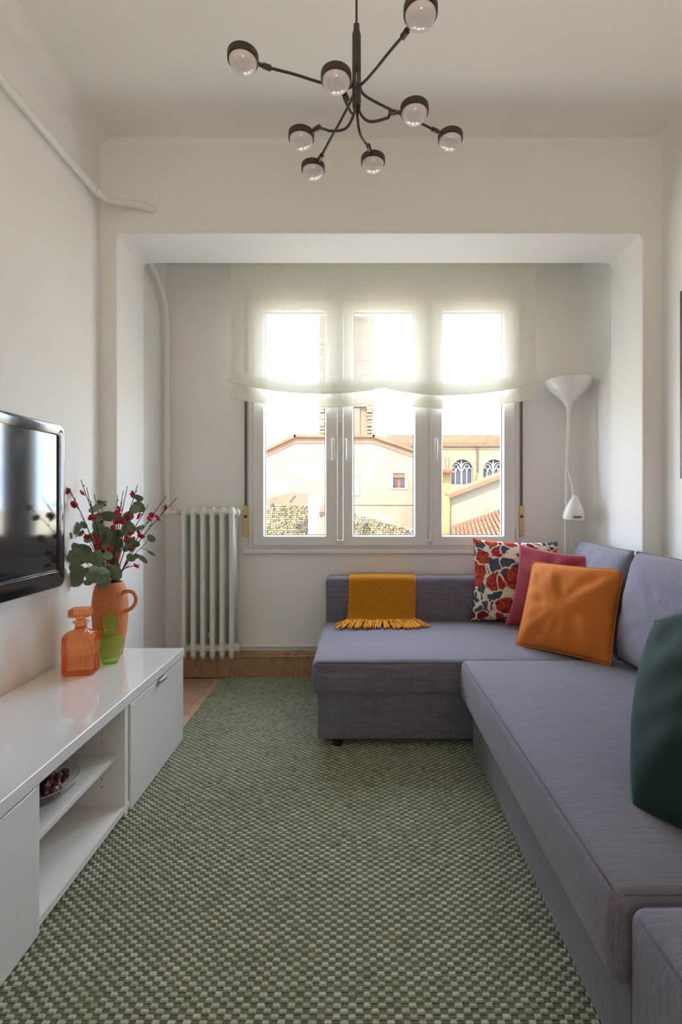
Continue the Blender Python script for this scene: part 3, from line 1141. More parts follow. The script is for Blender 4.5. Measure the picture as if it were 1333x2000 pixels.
# ---------------------------------------------------------------- decanter, bottle, vase
ZT = 0.4502


def rr_ring(bm, cx, cy, z, wx, wy, r, rot=0.0, n=5, flute=0.0, nf=0):
    ring = []
    pts = []
    for (sx, sy, a0) in ((1, 1, 0), (-1, 1, PI / 2), (-1, -1, PI), (1, -1, 1.5 * PI)):
        for i in range(n + 1):
            a = a0 + PI / 2 * i / n
            pts.append((sx * (wx / 2 - r) + r * math.cos(a), sy * (wy / 2 - r) + r * math.sin(a)))
    # subdivide straight runs so flutes can be cut into the sides
    full = []
    for pi_, (p, q) in enumerate(zip(pts, pts[1:] + pts[:1])):
        m_ = 22 if pi_ % (n + 1) == n else 1
        for i in range(m_):
            full.append((p[0] + (q[0] - p[0]) * i / m_, p[1] + (q[1] - p[1]) * i / m_))
    for i, (x, y) in enumerate(full):
        s = 1 - flute * (0.5 - 0.5 * math.cos(PI * i))
        x, y = x * s, y * s
        ring.append(bm.verts.new((cx + x * math.cos(rot) - y * math.sin(rot), cy + x * math.sin(rot) + y * math.cos(rot), z)))
    return ring


def skin_rings(bm, rings):
    for A, B in zip(rings, rings[1:]):
        n = len(A)
        for i in range(n):
            bm.faces.new((A[i], A[(i + 1) % n], B[(i + 1) % n], B[i]))
    bm.faces.new(rings[0][::-1])
    bm.faces.new(rings[-1])


dx, dy, rt = -1.135, 1.99, R(10)
dc = thing('decanter', (dx, dy, ZT), 'square orange pressed-glass decanter with block stopper, left of the clay vase', 'bottle')
bm = bmesh.new()
prof = [(0.0, .112, .085, .02, 0), (0.004, .122, .094, .02, 0), (.012, .125, .097, .02, 0), (.014, .125, .097, .02, .07), (.085, .125, .097, .02, .07), (.087, .125, .097, .02, 0),
        (.128, .125, .097, .02, 0), (.130, .125, .097, .02, .05), (.150, .124, .096, .022, .05), (.160, .118, .090, .026, .03), (.169, .100, .076, .030, 0), (.174, .070, .060, .026, 0), (.178, .050, .050, .0245, 0), (.186, .044, .044, .0215, 0)]
skin_rings(bm, [rr_ring(bm, dx, dy, ZT + z, wx, wy, r, rt, 5, fl_) for z, wx, wy, r, fl_ in prof])
body = finish(bm, 'body', M['oglass'], dc, angle=30)
bm = bmesh.new()
add_lathe(bm, [(.0215, .186), (.0215, .204), (.026, .206), (.030, .209), (.030, .212), (.026, .215), (.021, .216)], (dx, dy, ZT), 24)
finish(bm, 'neck', M['oglass'], dc, angle=30)
bm = bmesh.new()
prof = [(.217, .030, .030, .012, 0), (.228, .036, .036, .012, 0), (.232, .070, .062, .006, 0), (.236, .078, .068, .006, 0), (.260, .078, .068, .006, 0), (.265, .072, .062, .006, 0)]
skin_rings(bm, [rr_ring(bm, dx, dy, ZT + z, wx, wy, r, rt, 4, 0) for z, wx, wy, r, q in prof])
finish(bm, 'stopper', M['oglass'], dc, smooth=False)

gx, gy = -1.078, 2.115
gb = thing('small_bottle', (gx, gy, ZT), 'small green textured glass bottle with stopper in front of the clay vase', 'bottle')
bm = bmesh.new()
prof = [(0, .054, .05, .012, 0), (.004, .062, .056, .014, 0), (.02, .074, .066, .016, .02), (.075, .100, .082, .018, .03), (.095, .106, .086, .020, .02), (.106, .100, .080, .024, 0), (.114, .070, .060, .024, 0), (.120, .044, .044, .021, 0), (.136, .040, .040, .0195, 0)]
skin_rings(bm, [rr_ring(bm, gx, gy, ZT + z, wx, wy, r, R(20), 5, fl_) for z, wx, wy, r, fl_ in prof])
finish(bm, 'body', M['gglass'], gb, angle=25)
bm = bmesh.new()
prof = [(.137, .038, .038, .018, 0), (.146, .040, .040, .012, 0), (.150, .046, .046, .008, 0), (.190, .054, .052, .008, .05), (.200, .052, .050, .010, .03), (.205, .040, .040, .012, 0)]
skin_rings(bm, [rr_ring(bm, gx, gy, ZT + z, wx, wy, r, R(20), 4, fl_) for z, wx, wy, r, fl_ in prof])
finish(bm, 'stopper', M['gglass'], gb, angle=25)

vx, vy = -1.135, 2.225
vs = thing('vase', (vx, vy, ZT), 'tall terracotta clay vase with one loop handle on the bench end', 'vase')
bm = bmesh.new()
prof = [(.050, 0), (.053, .003), (.058, .03), (.066, .08), (.073, .14), (.0765, .19), (.076, .24), (.071, .285), (.062, .318), (.055, .331), (.050, .334), (.046, .331), (.045, .32), (.050, .29), (.050, .28)]
add_lathe(bm, prof, (vx, vy, ZT), 40)
finish(bm, 'body', M['clay'], vs, angle=0)
bm = bmesh.new()
add_tube(bm, smooth_path([(vx + .062, vy - .01, ZT + .284), (vx + .080, vy - .014, ZT + .293), (vx + .112, vy - .018, ZT + .289), (vx + .127, vy - .02, ZT + .262), (vx + .119, vy - .019, ZT + .232), (vx + .098, vy - .017, ZT + .212), (vx + .069, vy - .012, ZT + .203)], 6), 0.0082, 10)
finish(bm, 'handle', M['clay'], vs, angle=0)

# ---------------------------------------------------------------- branches in the vase
random.seed(11)
leaf_bm = bmesh.new()
cv = leaf_bm.verts.new((0, 0, 0.10))
ringL = []
for k in range(14):
    a = 2 * PI * k / 14
    y = math.sin(a)
    x = math.cos(a) * (1 - 0.08 * y)
    ringL.append((leaf_bm.verts.new((x * .55, y * .55, 0.06)), leaf_bm.verts.new((x * 0.96, y * (1.0 if y < .8 else 1.08), -0.02 + 0.06 * abs(x) * (1 if k % 2 else .6)))))
for k in range(14):
    a, b = ringL[k], ringL[(k + 1) % 14]
    leaf_bm.faces.new((cv, a[0], b[0]))
    leaf_bm.faces.new((a[0], a[1], b[1], b[0]))
leaf_me = bpy.data.meshes.new('leaf')
leaf_bm.to_mesh(leaf_me)
leaf_bm.free()
leaf_me.shade_smooth()
leaf_me.materials.append(M['leaf'])
leaf_me2 = leaf_me.copy()
leaf_me2.materials.clear()
leaf_me2.materials.append(M['leaf2'])

fb = bmesh.new()
for k in range(6):
    a = 2 * PI * k / 6
    mt = Matrix.Translation((0.6 * math.cos(a), 0.6 * math.sin(a), 0.15 * (k % 2))) @ Matrix.Rotation(a, 4, 'Z') @ Matrix.Rotation(-0.5, 4, 'Y') @ Matrix.Diagonal((0.6, 0.48, 0.22, 1))
    bmesh.ops.create_icosphere(fb, subdivisions=1, radius=1, matrix=mt)
bmesh.ops.create_icosphere(fb, subdivisions=1, radius=0.35, matrix=Matrix.Translation((0, 0, .2)))
fl_me = bpy.data.meshes.new('flower')
fb.to_mesh(fl_me)
fb.free()
fl_me.shade_smooth()
fl_me.materials.append(M['petal'])
bb = bmesh.new()
bmesh.ops.create_icosphere(bb, subdivisions=1, radius=1)
bud_me = bpy.data.meshes.new('bud')
bb.to_mesh(bud_me)
bb.free()
bud_me.shade_smooth()
bud_me.materials.append(M['bud'])


def put(name, me, parent, p, r, rot):
    o = bpy.data.objects.new(name, me)
    COL.objects.link(o)
    o.parent = parent
    o.location = Vector(p) - ORG[parent.name]
    o.rotation_euler = rot
    o.scale = r if isinstance(r, tuple) else (r, r, r)
    return o


def K(cx, cy):                     # close-up crop to photo pixels
    return 80 + cx * 0.2176, 920 + cy * 0.2175


mouth = Vector((vx, vy, ZT + 0.33))
foot0 = Vector((vx, vy, ZT + 0.285))
# tip (photo pixel), depth offset, flower positions along the twig, side twigs
twigs = [
    ((128, 941), -0.02, (.93, .84), 'slim red-blossomed twig leaning furthest left, tip beside the television'),
    ((158, 937), 0.05, (.62, .47), 'red-blossomed twig with the tallest straight tip, second from the left'),
    ((169, 952), -0.06, (.78, .66, .58), 'red-blossomed twig with a crowded bloom cluster above the clay vase'),
    ((184, 966), 0.03, (.55, .40), 'short red-blossomed twig among the left eucalyptus leaves'),
    ((230, 967), 0.06, (.50,), 'thin nearly bare upright twig in the middle of the bouquet'),
    ((241, 959), -0.04, (.86, .77, .72), 'red-blossomed twig with three blooms right of the bouquet middle'),
    ((249, 949), 0.02, (.44,), 'straight twig with a bare tall tip right of the bouquet middle'),
    ((269, 947), 0.00, (.93, .74), 'red-blossomed twig with one bloom and dark buds at its top'),
    ((290, 985), -0.03, (.74, .50), 'red-blossomed twig arching right with blooms below its bare tip'),
    ((325, 969), 0.02, (.84, .70), 'long red-blossomed twig stretching right above the radiator valve'),
    ((346, 972), -0.02, (.92, .83), 'longest red-blossomed twig, reaching furthest right over the radiator'),
    ((272, 1103), -0.07, (.96,), 'short low twig with a single red bloom above the vase handle'),
]
for (tx, ty_), dyy, fl_, lab in twigs:
    tip = at(tx, ty_, vy + dyy)
    br = thing('blossom_twig', foot0, lab, 'branch', 'red-blossomed twigs in the clay vase')
    side = Vector(((tip.x - vx) * 0.12, dyy * 0.2, 0))
    m0 = mouth + Vector((max(-.03, min(.03, side.x)), side.y, 0))
    mid = m0.lerp(tip, 0.5) + Vector(((tip.x - vx) * -0.07, 0, 0.012 + random.uniform(-.006, .01)))
    pth = smooth_path([foot0 + Vector((side.x * .5, side.y * .5, 0)), m0, mid, tip], 7)
    bm = bmesh.new()
    add_tube(bm, pth, [0.0033 - 0.0019 * i / (len(pth) - 1) for i in range(len(pth))], 6)
    # a couple of short spurs
    for q in range(3):
        i = random.randint(len(pth) // 2, len(pth) - 4)
        d = (pth[i + 1] - pth[i]).normalized()
        s = (d + Vector((random.uniform(-.7, .7), random.uniform(-.5, .5), .25))).normalized()
        add_tube(bm, [pth[i], pth[i] + s * random.uniform(.02, .05)], [0.0013, 0.0007], 5)
    finish(bm, 'stem', M['stem'], br, angle=0)
    for f in fl_ + ((random.uniform(.5, .7), random.uniform(.75, .9)) if len(fl_) > 1 else ()):
        i = f * (len(pth) - 1)
        p = pth[int(i)].lerp(pth[min(int(i) + 1, len(pth) - 1)], i % 1)
        p = p + Vector((random.uniform(-.006, .006), random.uniform(-.035, -.008), random.uniform(-.004, .004)))
        put('flower', fl_me, br, p, random.uniform(.0135, .0175), (random.uniform(.6, 1.6), random.uniform(-.6, .6), random.uniform(0, 6)))
    for q in range(3):
        i = random.randint(len(pth) // 2, len(pth) - 2)
        put('bud', bud_me, br, pth[i] + Vector((random.choice((-1, 1)) * .004, -.003, .002)), (.0032, .0032, .0042), (0, 0, 0))

# eucalyptus sprigs: leaves listed in close-up coordinates (x, y, radius, turn)
sprigs = [
    ('eucalyptus sprig with big round leaves reaching left over the television edge', -0.05,
     [(180, 668, 64, .2), (175, 770, 62, .9), (245, 800, 45, 1.2), (312, 762, 66, .3), (240, 378, 28, 1.3)][:4]),
    ('eucalyptus sprig drooping low at the left of the clay vase', -0.03,
     [(325, 882, 66, .8), (306, 972, 66, .15), (425, 1000, 36, 1.3), (400, 905, 42, .9)]),
    ('upright eucalyptus sprig at left between the red blooms', 0.04,
     [(300, 512, 56, .5), (305, 590, 40, 1.1), (345, 480, 40, 1.0), (380, 715, 66, .6), (440, 600, 50, .9)]),
    ('eucalyptus sprig standing tall in the middle of the bouquet', 0.0,
     [(520, 318, 70, 1.15), (545, 290, 40, 1.2), (480, 340, 46, 1.1), (608, 405, 56, .9), (510, 420, 48, .8), (520, 515, 62, .5), (590, 560, 58, .5), (532, 622, 62, .3)]),
    ('front eucalyptus sprig with the largest round leaf over the vase mouth', -0.085,
     [(502, 785, 66, .1), (420, 790, 50, .9), (560, 960, 62, 1.0), (470, 955, 60, .7), (560, 1000, 62, .35), (660, 910, 74, .5)]),
    ('eucalyptus sprig with two pale silvery leaves just above the vase', -0.10,
     [(485, 895, 46, .2), (560, 905, 50, .75), (600, 760, 40, 1.0)]),
    ('bushy eucalyptus sprig on the right of the bouquet', 0.01,
     [(782, 520, 62, .3), (700, 430, 48, .8), (785, 405, 45, .8), (668, 640, 66, .3), (660, 700, 55, .6), (800, 640, 52, .9), (830, 650, 52, 1.1), (700, 560, 40, .7), (640, 800, 60, .8)]),
    ('eucalyptus sprig with leaves at the top right among the blooms', 0.03,
     [(882, 320, 52, .6), (845, 340, 46, .8), (875, 238, 40, 1.25), (885, 513, 42, 1.3)]),
    ('thin eucalyptus sprig bending right with small lone leaves', -0.02,
     [(915, 790, 52, .95), (992, 605, 36, .6), (995, 740, 36, 1.2)]),
]
for lab, dyy, leaves in sprigs:
    br = thing('eucalyptus_sprig', foot0, lab, 'branch', 'eucalyptus sprigs in the clay vase')
    pos = []
    for cx_, cy_, rr_, tn in leaves:
        px0, py0 = K(cx_, cy_)
        pos.append(at(px0, py0, vy + dyy + random.uniform(-.025, .025)))
    leaves = list(leaves)
    for q in range(len(leaves) * 2 // 3):
        i = random.randrange(len(pos))
        leaves.append(leaves[i][:2] + (leaves[i][2] * .75, random.uniform(.3, 1.2)))
        pos.append(pos[i].lerp(mouth, random.uniform(.05, .3)) + Vector((random.uniform(-.03, .03), random.uniform(-.03, .03), random.uniform(-.01, .03))))
    order = sorted(range(len(pos)), key=lambda i: (pos[i] - mouth).length)
    bm = bmesh.new()
    tip = pos[order[-1]]
    m0 = mouth + Vector(((tip.x - vx) * .1, dyy * .2, 0))
    mid = m0.lerp(tip, .5) + Vector((0, 0, .02))
    pth = smooth_path([foot0, m0, mid, tip], 7)
    add_tube(bm, pth, [0.0022 - 0.0012 * i / (len(pth) - 1) for i in range(len(pth))], 6)
    for i in order[:-1]:
        q = min(pth[4:], key=lambda p: (p - pos[i]).length + (0.3 if (p - mouth).length > (pos[i] - mouth).length else 0))
        add_tube(bm, [q, q.lerp(pos[i], .5) + Vector((0, 0, .006)), pos[i]], [.0014, .0011, .0009], 5)
    finish(bm, 'stem', M['gstem'], br, angle=0)
    for i, (cx_, cy_, rr_, tn) in enumerate(leaves):
        rad = rr_ * 0.2176 * (vy + dyy) / F * 1.12
        pale = 'pale' in lab and i < 2
        lf = put('leaf', leaf_me2 if pale else leaf_me, br, pos[i], rad,
                 (R(90) + random.choice((-1, 1)) * tn * 0.75, random.uniform(-.3, .3), random.uniform(-.5, .5)))
        lf.rotation_euler.rotate_axis('Z', random.uniform(-.8, .8))
        if pale: lf['label'] = 'pale silvery leaf'

# ---------------------------------------------------------------- glass bowl of stones on the shelf
ZS = 0.2402
bwx, bwy = -0.985, 1.49
bo = thing('glass_bowl', (bwx, bwy, ZS), 'shallow clear glass bowl of stones on the bench shelf', 'bowl')
bm = bmesh.new()
prof = [(.045, 0), (.05, .001), (.085, .012), (.108, .032), (.116, .052), (.118, .056), (.1155, .057), (.112, .053), (.104, .034), (.083, .016), (.05, .006), (.02, .005)]
add_lathe(bm, prof, (bwx, bwy, ZS), 40)
finish(bm, 'dish', M['cglass'], bo, angle=0)
bm = bmesh.new()
add_tube(bm, [(bwx + .117 * math.cos(2 * PI * k / 40), bwy + .117 * math.sin(2 * PI * k / 40), ZS + .0565) for k in range(41)], .0016, 6, cap=False)
finish(bm, 'rim', mat('glass_rim', (.75, .74, .74, 1), .1, **{'Transmission Weight': .6}), bo, angle=0)
random.seed(3)
stone_me = []
for q in range(4):
    bm = bmesh.new()
    bmesh.ops.create_icosphere(bm, subdivisions=1, radius=1)
    for v in bm.verts:
        v.co *= 0.75 + 0.5 * random.random()
    me = bpy.data.meshes.new('stone')
    bm.to_mesh(me)
    bm.free()
    me.materials.append(M['stone'] if q < 3 else M['stone2'])
    stone_me.append(me)
n_ = 0
for lay, (rad, zz, cnt) in enumerate(((.066, .024, 16), (.088, .040, 24), (.066, .057, 18), (.03, .072, 6))):
    for q in range(cnt):
        a = 2 * PI * (q * 0.618 + lay * .2)
        rr_ = rad * math.sqrt((q + .5) / cnt)
        o = bpy.data.objects.new('polished_stone', stone_me[n_ % 4])
        COL.objects.link(o)
        o.location = (bwx + rr_ * math.cos(a), bwy + rr_ * math.sin(a), ZS + zz + random.uniform(-.002, .004))
        s = random.uniform(.0115, .016)
        o.scale = (s * 1.2, s, s * .85)
        o.rotation_euler = (random.random() * 3, random.random() * 3, random.random() * 3)
        props(o, ('small dark purple' if n_ % 4 < 3 else 'small reddish brown') + ' polished stone heaped in the glass bowl', 'stone', 'polished stones in the glass bowl')
        n_ += 1

# ---------------------------------------------------------------- corner sofa
SZ = 0.42
CHX0, CHY0, CHYB = -0.212, 2.235, 2.985
so = thing('corner_sofa', (0.9, 2.0, 0.0), 'grey-violet linen corner sofa bed with chaise under the window', 'sofa')
bm = bmesh.new(); soft_box(bm, CHX0 + .022, 1.43, CHY0 + .022, 3.10, 0.045, 0.262, 0.012, 6)
finish(bm, 'chaise_base', M['sofa'], so, angle=0)
bm = bmesh.new(); soft_box(bm, CHX0, 1.32, CHY0, CHYB + .02, 0.256, SZ - .004, 0.03, 14, 0.012, 0.004, 3, 0.004)
finish(bm, 'chaise_seat', M['sofa'], so, angle=0)
bm = bmesh.new(); soft_box(bm, CHX0 + .012, 1.44, CHYB, 3.145, 0.20, 0.682, 0.028, 10, 0.004, 0.003, 8)
finish(bm, 'chaise_back', M['sofa'], so, angle=0)
bm = bmesh.new(); soft_box(bm, 0.525, 1.43, 0.93, CHY0 - .005, 0.018, 0.245, 0.01, 6)
finish(bm, 'seat_base', M['sofa'], so, angle=0)
bm = bmesh.new(); soft_box(bm, 0.478, 1.32, 0.905, CHY0 + .016, 0.240, SZ, 0.022, 16, 0.014, 0.0, 5, 0.010)
finish(bm, 'seat', M['sofa'], so, angle=0)
bm = bmesh.new(); soft_box(bm, 1.315, 1.44, 0.2, CHYB + .02, 0.05, 0.665, 0.03, 10, 0, 0.003, 9)
finish(bm, 'sofa_back', M['sofa'], so, angle=0)
bm = bmesh.new(); soft_box(bm, 0.492, 1.315, 0.25, 0.895, 0.03, 0.418, 0.03, 12, 0.008, 0.0, 2, 0.0)
finish(bm, 'end_section', M['sofa'], so, angle=0)


def seam(pts, r=0.0022, name='piping'):
    bm = bmesh.new()
    add_tube(bm, pts, r, 6)
    finish(bm, name, M['seam'], so, angle=0)


def crown_line(x, y, a, b, n=24):
    return None


seam([(0.4844, y, SZ - .0062) for y in [0.925 + (CHY0 - 0.925) * i / 20 for i in range(21)]])
seam([(x, 0.9114, SZ - .0062) for x in [0.50 + 0.79 * i / 20 for i in range(21)]])
seam([(x, CHY0 + .0088, SZ - .004 - .0086) for x in [CHX0 + .03 + 0.67 * i / 20 for i in range(21)]], .003)
seam([(0.5008, y, .4094) for y in [0.28 + 0.585 * i / 10 for i in range(11)]])
seam([(x, 0.8862, .4094) for x in [0.522 + 0.76 * i / 10 for i in range(11)]])
for x, y in ((-0.095, 2.29), (-0.095, 3.0), (0.50, 2.75)):
    bm = bmesh.new()
    add_tube(bm, [(x, y, 0.0105), (x, y, 0.048)], [0.024, 0.027], 14)
    finish(bm, 'foot', M['blackfoot'], so, angle=40)
for x, y in ((0.58, 1.0), (0.58, 2.1), (0.58, 0.35)):
    bm = bmesh.new()
    add_tube(bm, [(x, y, 0.0105), (x, y, 0.034)], [0.024, 0.027], 14)
    finish(bm, 'foot', M['blackfoot'], so, angle=40)
bm = bmesh.new()
add_box(bm, 0.545 + .0, 0.565, 2.205, 2.232, 0.06, 0.13)
add_tube(bm, smooth_path([(0.556, 2.215, 0.075), (0.556, 2.205, 0.05), (0.570, 2.205, 0.045), (0.575, 2.215, 0.07)], 5), 0.003, 6)
finish(bm, 'hinge', M['wood'], so, angle=30, label='small pale metal hinge where chaise and seat meet')


# ---------------------------------------------------------------- cushions
def pillow(bm, w, h, t, Mx, seed=0, pinch=0.06, wr=0.006, n=34, p=2.4, sagk=0.0):
    """square cushion, local x width, y height (0 at the bottom), z thickness (front is +z)"""
    uvl = bm.loops.layers.uv.verify()
    side = []
    for s in (1, -1):
        g = []
        for j in range(n + 1):
            row = []
            for i in range(n + 1):
                u = 2 * i / n - 1
                v = 2 * j / n - 1
                u = math.copysign(abs(u) ** 0.85, u)
                v = math.copysign(abs(v) ** 0.85, v)
                if s == -1 and (i in (0, n) or j in (0, n)):
                    row.append(side[0][j][i])
                    continue
                x = u * (1 - pinch * (1 - v * v) * abs(u) ** 1.5)
                y = v * (1 - pinch * (1 - u * u) * abs(v) ** 1.5)
                th = (max(0, 1 - abs(u) ** p) * max(0, 1 - abs(v) ** p)) ** 0.55
                z = s * t / 2 * th
                e = min(1, 3.5 * (1 - max(abs(u), abs(v))))
                # creases that run from corners and edges towards the middle
                ang = math.atan2(v, u)
                rr_ = math.hypot(u, v)
                wv_ = noise.noise(Vector((math.cos(ang) * 3.2 + seed, math.sin(ang) * 3.2, rr_ * 1.1 + seed * 2)))
                wv_ += 0.6 * noise.noise(Vector((u * 2.6 + seed * 3, v * 2.6, s * 4)))
                wv_ += 0.5 * noise.noise(Vector((u * 5 + v * 2.5 + seed, (v - u) * 1.2, s * 7)))
                z += s * wr * wv_ * e
                vert = bm.verts.new(Mx @ Vector((x * w / 2, (y + 1) * h / 2 - sagk * (1 - u * u) * max(0, v), z)))
                row.append(vert)
            g.append(row)
        side.append(g)
        for j in range(n):
            for i in range(n):
                q = (g[j][i], g[j][i + 1], g[j + 1][i + 1], g[j + 1][i])
                try:
                    f = bm.faces.new(q if s == 1 else q[::-1])
                except ValueError:
                    continue
                uvq = ((i, j), (i + 1, j), (i + 1, j + 1), (i, j + 1))
                uvq = uvq if s == 1 else uvq[::-1]
                for l, (a, b) in zip(f.loops, uvq):
                    l[uvl].uv = (a / n + (0 if s == 1 else 1.3), b / n)
    g = side[0]
    edge = [g[0][i].co.copy() for i in range(n + 1)] + [g[j][n].co.copy() for j in range(1, n + 1)] + [g[n][i].co.copy() for i in range(n - 1, -1, -1)] + [g[j][0].co.copy() for j in range(n - 1, 0, -1)]
    return edge


def basis(origin, xdir, up):
    """matrix with local x along xdir, local y along up (made square to it), z = x cross y"""
    X = Vector(xdir).normalized()
    Yv = Vector(up)
    Yv = (Yv - X * Yv.dot(X)).normalized()
    Z = X.cross(Yv)
    m = Matrix((X, Yv, Z)).transposed().to_4x4()
    m.translation = Vector(origin)
    return m


def cushion(name, m, label, w, h, t, origin, xdir, up, seed, pinch=.06, wr=.006, piping=None, group=None, cat='cushion', p=2.4, n=34, sagk=0):
    th = thing(name, origin, label, cat, group)
    bm = bmesh.new()
    e = pillow(bm, w, h, t, basis(origin, xdir, up), seed, pinch, wr, n, p, sagk)
    finish(bm, 'cover', m, th, angle=0)
    if piping:
        bm = bmesh.new()
        add_tube(bm, e + [e[0]], 0.0042, 6, cap=False)
        finish(bm, 'piping', piping, th, angle=0)
    return th


# two grey back cushions leaning on the sofa back
cushion('back_cushion', M['cush'], 'grey linen back cushion in the sofa corner, mostly hidden behind the orange cushion', 0.70, 0.50, 0.16,
        (1.248, 2.60, .425), (-.12, -1, 0), (.13, 0, .98), 21, .03, .008, M['sofa'], 'grey sofa back cushions', p=4)
cushion('back_cushion', M['cush'], 'light grey linen back cushion nearest the right picture edge above the green cushion', 0.72, 0.50, 0.20,
        (1.225, 1.90, .425), (.03, -1, 0), (.17, 0, .98), 5, .02, .008, M['sofa'], 'grey sofa back cushions', p=4)
cushion('scatter_cushion', M['floral'], 'cream scatter cushion printed with red and slate flowers', 0.50, 0.50, 0.13,
        (0.925, 2.885, .425), (.98, -.19, -.03), (.07, .16, 1), 1, .07, .006)
cushion('scatter_cushion', M['burgundy'], 'plain burgundy velvet scatter cushion between floral and orange ones', 0.48, 0.48, 0.14,
        (1.035, 2.64, .425), (.81, -.56, -.08), (.20, .23, .95), 2, .10, .012)
cushion('scatter_cushion', M['orange'], 'orange velvet scatter cushion with piped edge at the front', 0.445, 0.445, 0.15,
        (0.955, 2.30, .428), (.70, -.70, 0), (.30, .30, .9), 3, .035, .013, M['orange'])
cushion('scatter_cushion', M['green'], 'dark bottle-green velvet scatter cushion nearest the camera, cut by the frame', 0.54, 0.54, 0.26,
        (0.818, 0.955, .478), (.62, -.76, .22), (.56, .40, .72), 4, -.10, .016)

# ---------------------------------------------------------------- mustard throw
thr = thing('throw', (0.13, CHYB, .68), 'mustard yellow throw with fringed end hung over the chaise back', 'blanket')
bm = bmesh.new()
zb = 0.682
rows = [(3.155, 0.45, 0), (3.155, 0.55, 0), (3.155, 0.64, 0), (3.150, 0.68, 0), (3.135, 0.693, 0), (3.07, 0.695, 0), (3.005, 0.694, 0), (2.984, 0.684, 0), (2.977, 0.66, 0), (2.974, 0.60, 0.1), (2.970, 0.54, .3), (2.966, 0.48, .6), (2.955, 0.456, .9), (2.93, 0.444, 1), (2.89, .440, 1.1), (2.86, .439, 1.1)]
g = []
nx = 40
for (y, z, k_) in rows:
    row = []
    for i in range(nx + 1):
        u = i / nx
        xa, xb = -0.055 - .012 * k_, 0.352 - 0.004 * k_
        x = xa + (xb - xa) * u
        w = 0.003 * noise.noise(Vector((x * 9, z * 6, 1))) * (1 + 2 * k_)
        row.append(bm.verts.new((x, y - max(0, w) - 0.001, z + 0.002 * noise.noise(Vector((x * 8, y * 8, 5))))))
    g.append(row)
for a, b in zip(g, g[1:]):
    for i in range(nx):
        bm.faces.new((a[i], a[i + 1], b[i + 1], b[i]))
r_ = bmesh.ops.solidify(bm, geom=bm.faces[:], thickness=-0.004)
finish(bm, 'cloth', M['throw'], thr, angle=0)
random.seed(8)
bm = bmesh.new()
for i in range(150):
    u = (i + random.random()) / 150
    x = -0.066 + 0.412 * u
    out = (u - .5) * 0.12 + random.uniform(-.025, .025)
    ln = random.uniform(.07, .13)
    y0 = 2.862 + random.uniform(-.004, .012)
    p = [(x, y0, .443), (x + out * .3, y0 - ln * .35, .446 + random.uniform(0, .018)), (x + out * .7, y0 - ln * .7, .440 + random.uniform(0, .012)), (x + out, y0 - ln, .4355 + random.uniform(0, .004))]
    add_tube(bm, smooth_path(p, 3), [.0034 + .0012 * (k % 2) for k in range(10)], 5)
    if i % 2 == 0:
        bmesh.ops.create_icosphere(bm, subdivisions=1, radius=.0062, matrix=Matrix.Translation(p[1]))
finish(bm, 'fringe', M['fringe'], thr, angle=0, kind='stuff')

# ---------------------------------------------------------------- floor lamp in the corner
lx, ly = 1.305, 3.03
la = thing('floor_lamp', (lx, ly, 0), 'white uplighter floor lamp with small reading head behind the sofa', 'lamp')
bm = bmesh.new()
add_lathe(bm, [(.12, 0), (.125, .006), (.12, .02), (.03, .03), (.012, .04)], (lx, ly + .0, 0.0), 32)
finish(bm, 'base', M['lampwhite'], la, angle=40)
bm = bmesh.new()
add_tube(bm, [(lx - .012, ly, 0.03), (lx - .012, ly, 0.9), (lx - .008, ly, 1.3), (lx + .006, ly, 1.70)], 0.008, 10)
finish(bm, 'pole', M['lampwhite'], la, angle=40)
bm = bmesh.new()
prof = [(.009, 1.68), (.012, 1.715), (.020, 1.745), (.036, 1.775), (.065, 1.805), (.098, 1.832), (.124, 1.865), (.138, 1.897), (.140, 1.906), (.1375, 1.907), (.135, 1.899), (.121, 1.869), (.096, 1.838), (.062, 1.811), (.03, 1.79)]
add_lathe(bm, prof, (lx + .008, ly, 0), 40)
finish(bm, 'shade', M['lampwhite'], la, angle=0)
hx_ = lx + .016
bm = bmesh.new()
add_tube(bm, smooth_path([(lx - .004, ly - .004, 1.36), (lx + .004, ly - .02, 1.30), (hx_, ly - .035, 1.24), (hx_, ly - .04, 1.17)], 6), 0.0055, 8)
ar = finish(bm, 'reading_arm', M['lampwhite'], la, angle=0)
bm = bmesh.new()
prof = [(.008, .150), (.013, .143), (.019, .130), (.032, .108), (.050, .070), (.060, .035), (.0625, .008), (.0615, 0), (.058, .002), (.05, .03)]
Mt = Matrix.Rotation(R(10), 4, 'X')
add_lathe(bm, prof, (hx_, ly - .045, 1.043), 32, Mt)
rh = finish(bm, 'reading_shade', M['lampwhite'], ar, angle=0)
bm = bmesh.new()
pts = []
for k in range(9):
    a = R(-90) + R(-26) + R(52) * k / 8
    pts.append(Vector((hx_, ly - .045, 1.043)) + Mt @ Vector((.0615 * math.cos(a), .0615 * math.sin(a), .026)))
add_tube(bm, pts, [.002] + [.0065] * 7 + [.002], 8, flat=1.0)
finish(bm, 'slot', M['slot'], ar, angle=0)
bm = bmesh.new()
add_tube(bm, smooth_path([(hx_ + .006, ly - .01, 1.30), (hx_ + .008, ly - .01, 1.1), (hx_ + .002, ly - .01, 0.8), (hx_, ly, 0.05)], 5), 0.0018, 6)
finish(bm, 'cable', M['lampwhite'], la, angle=0)

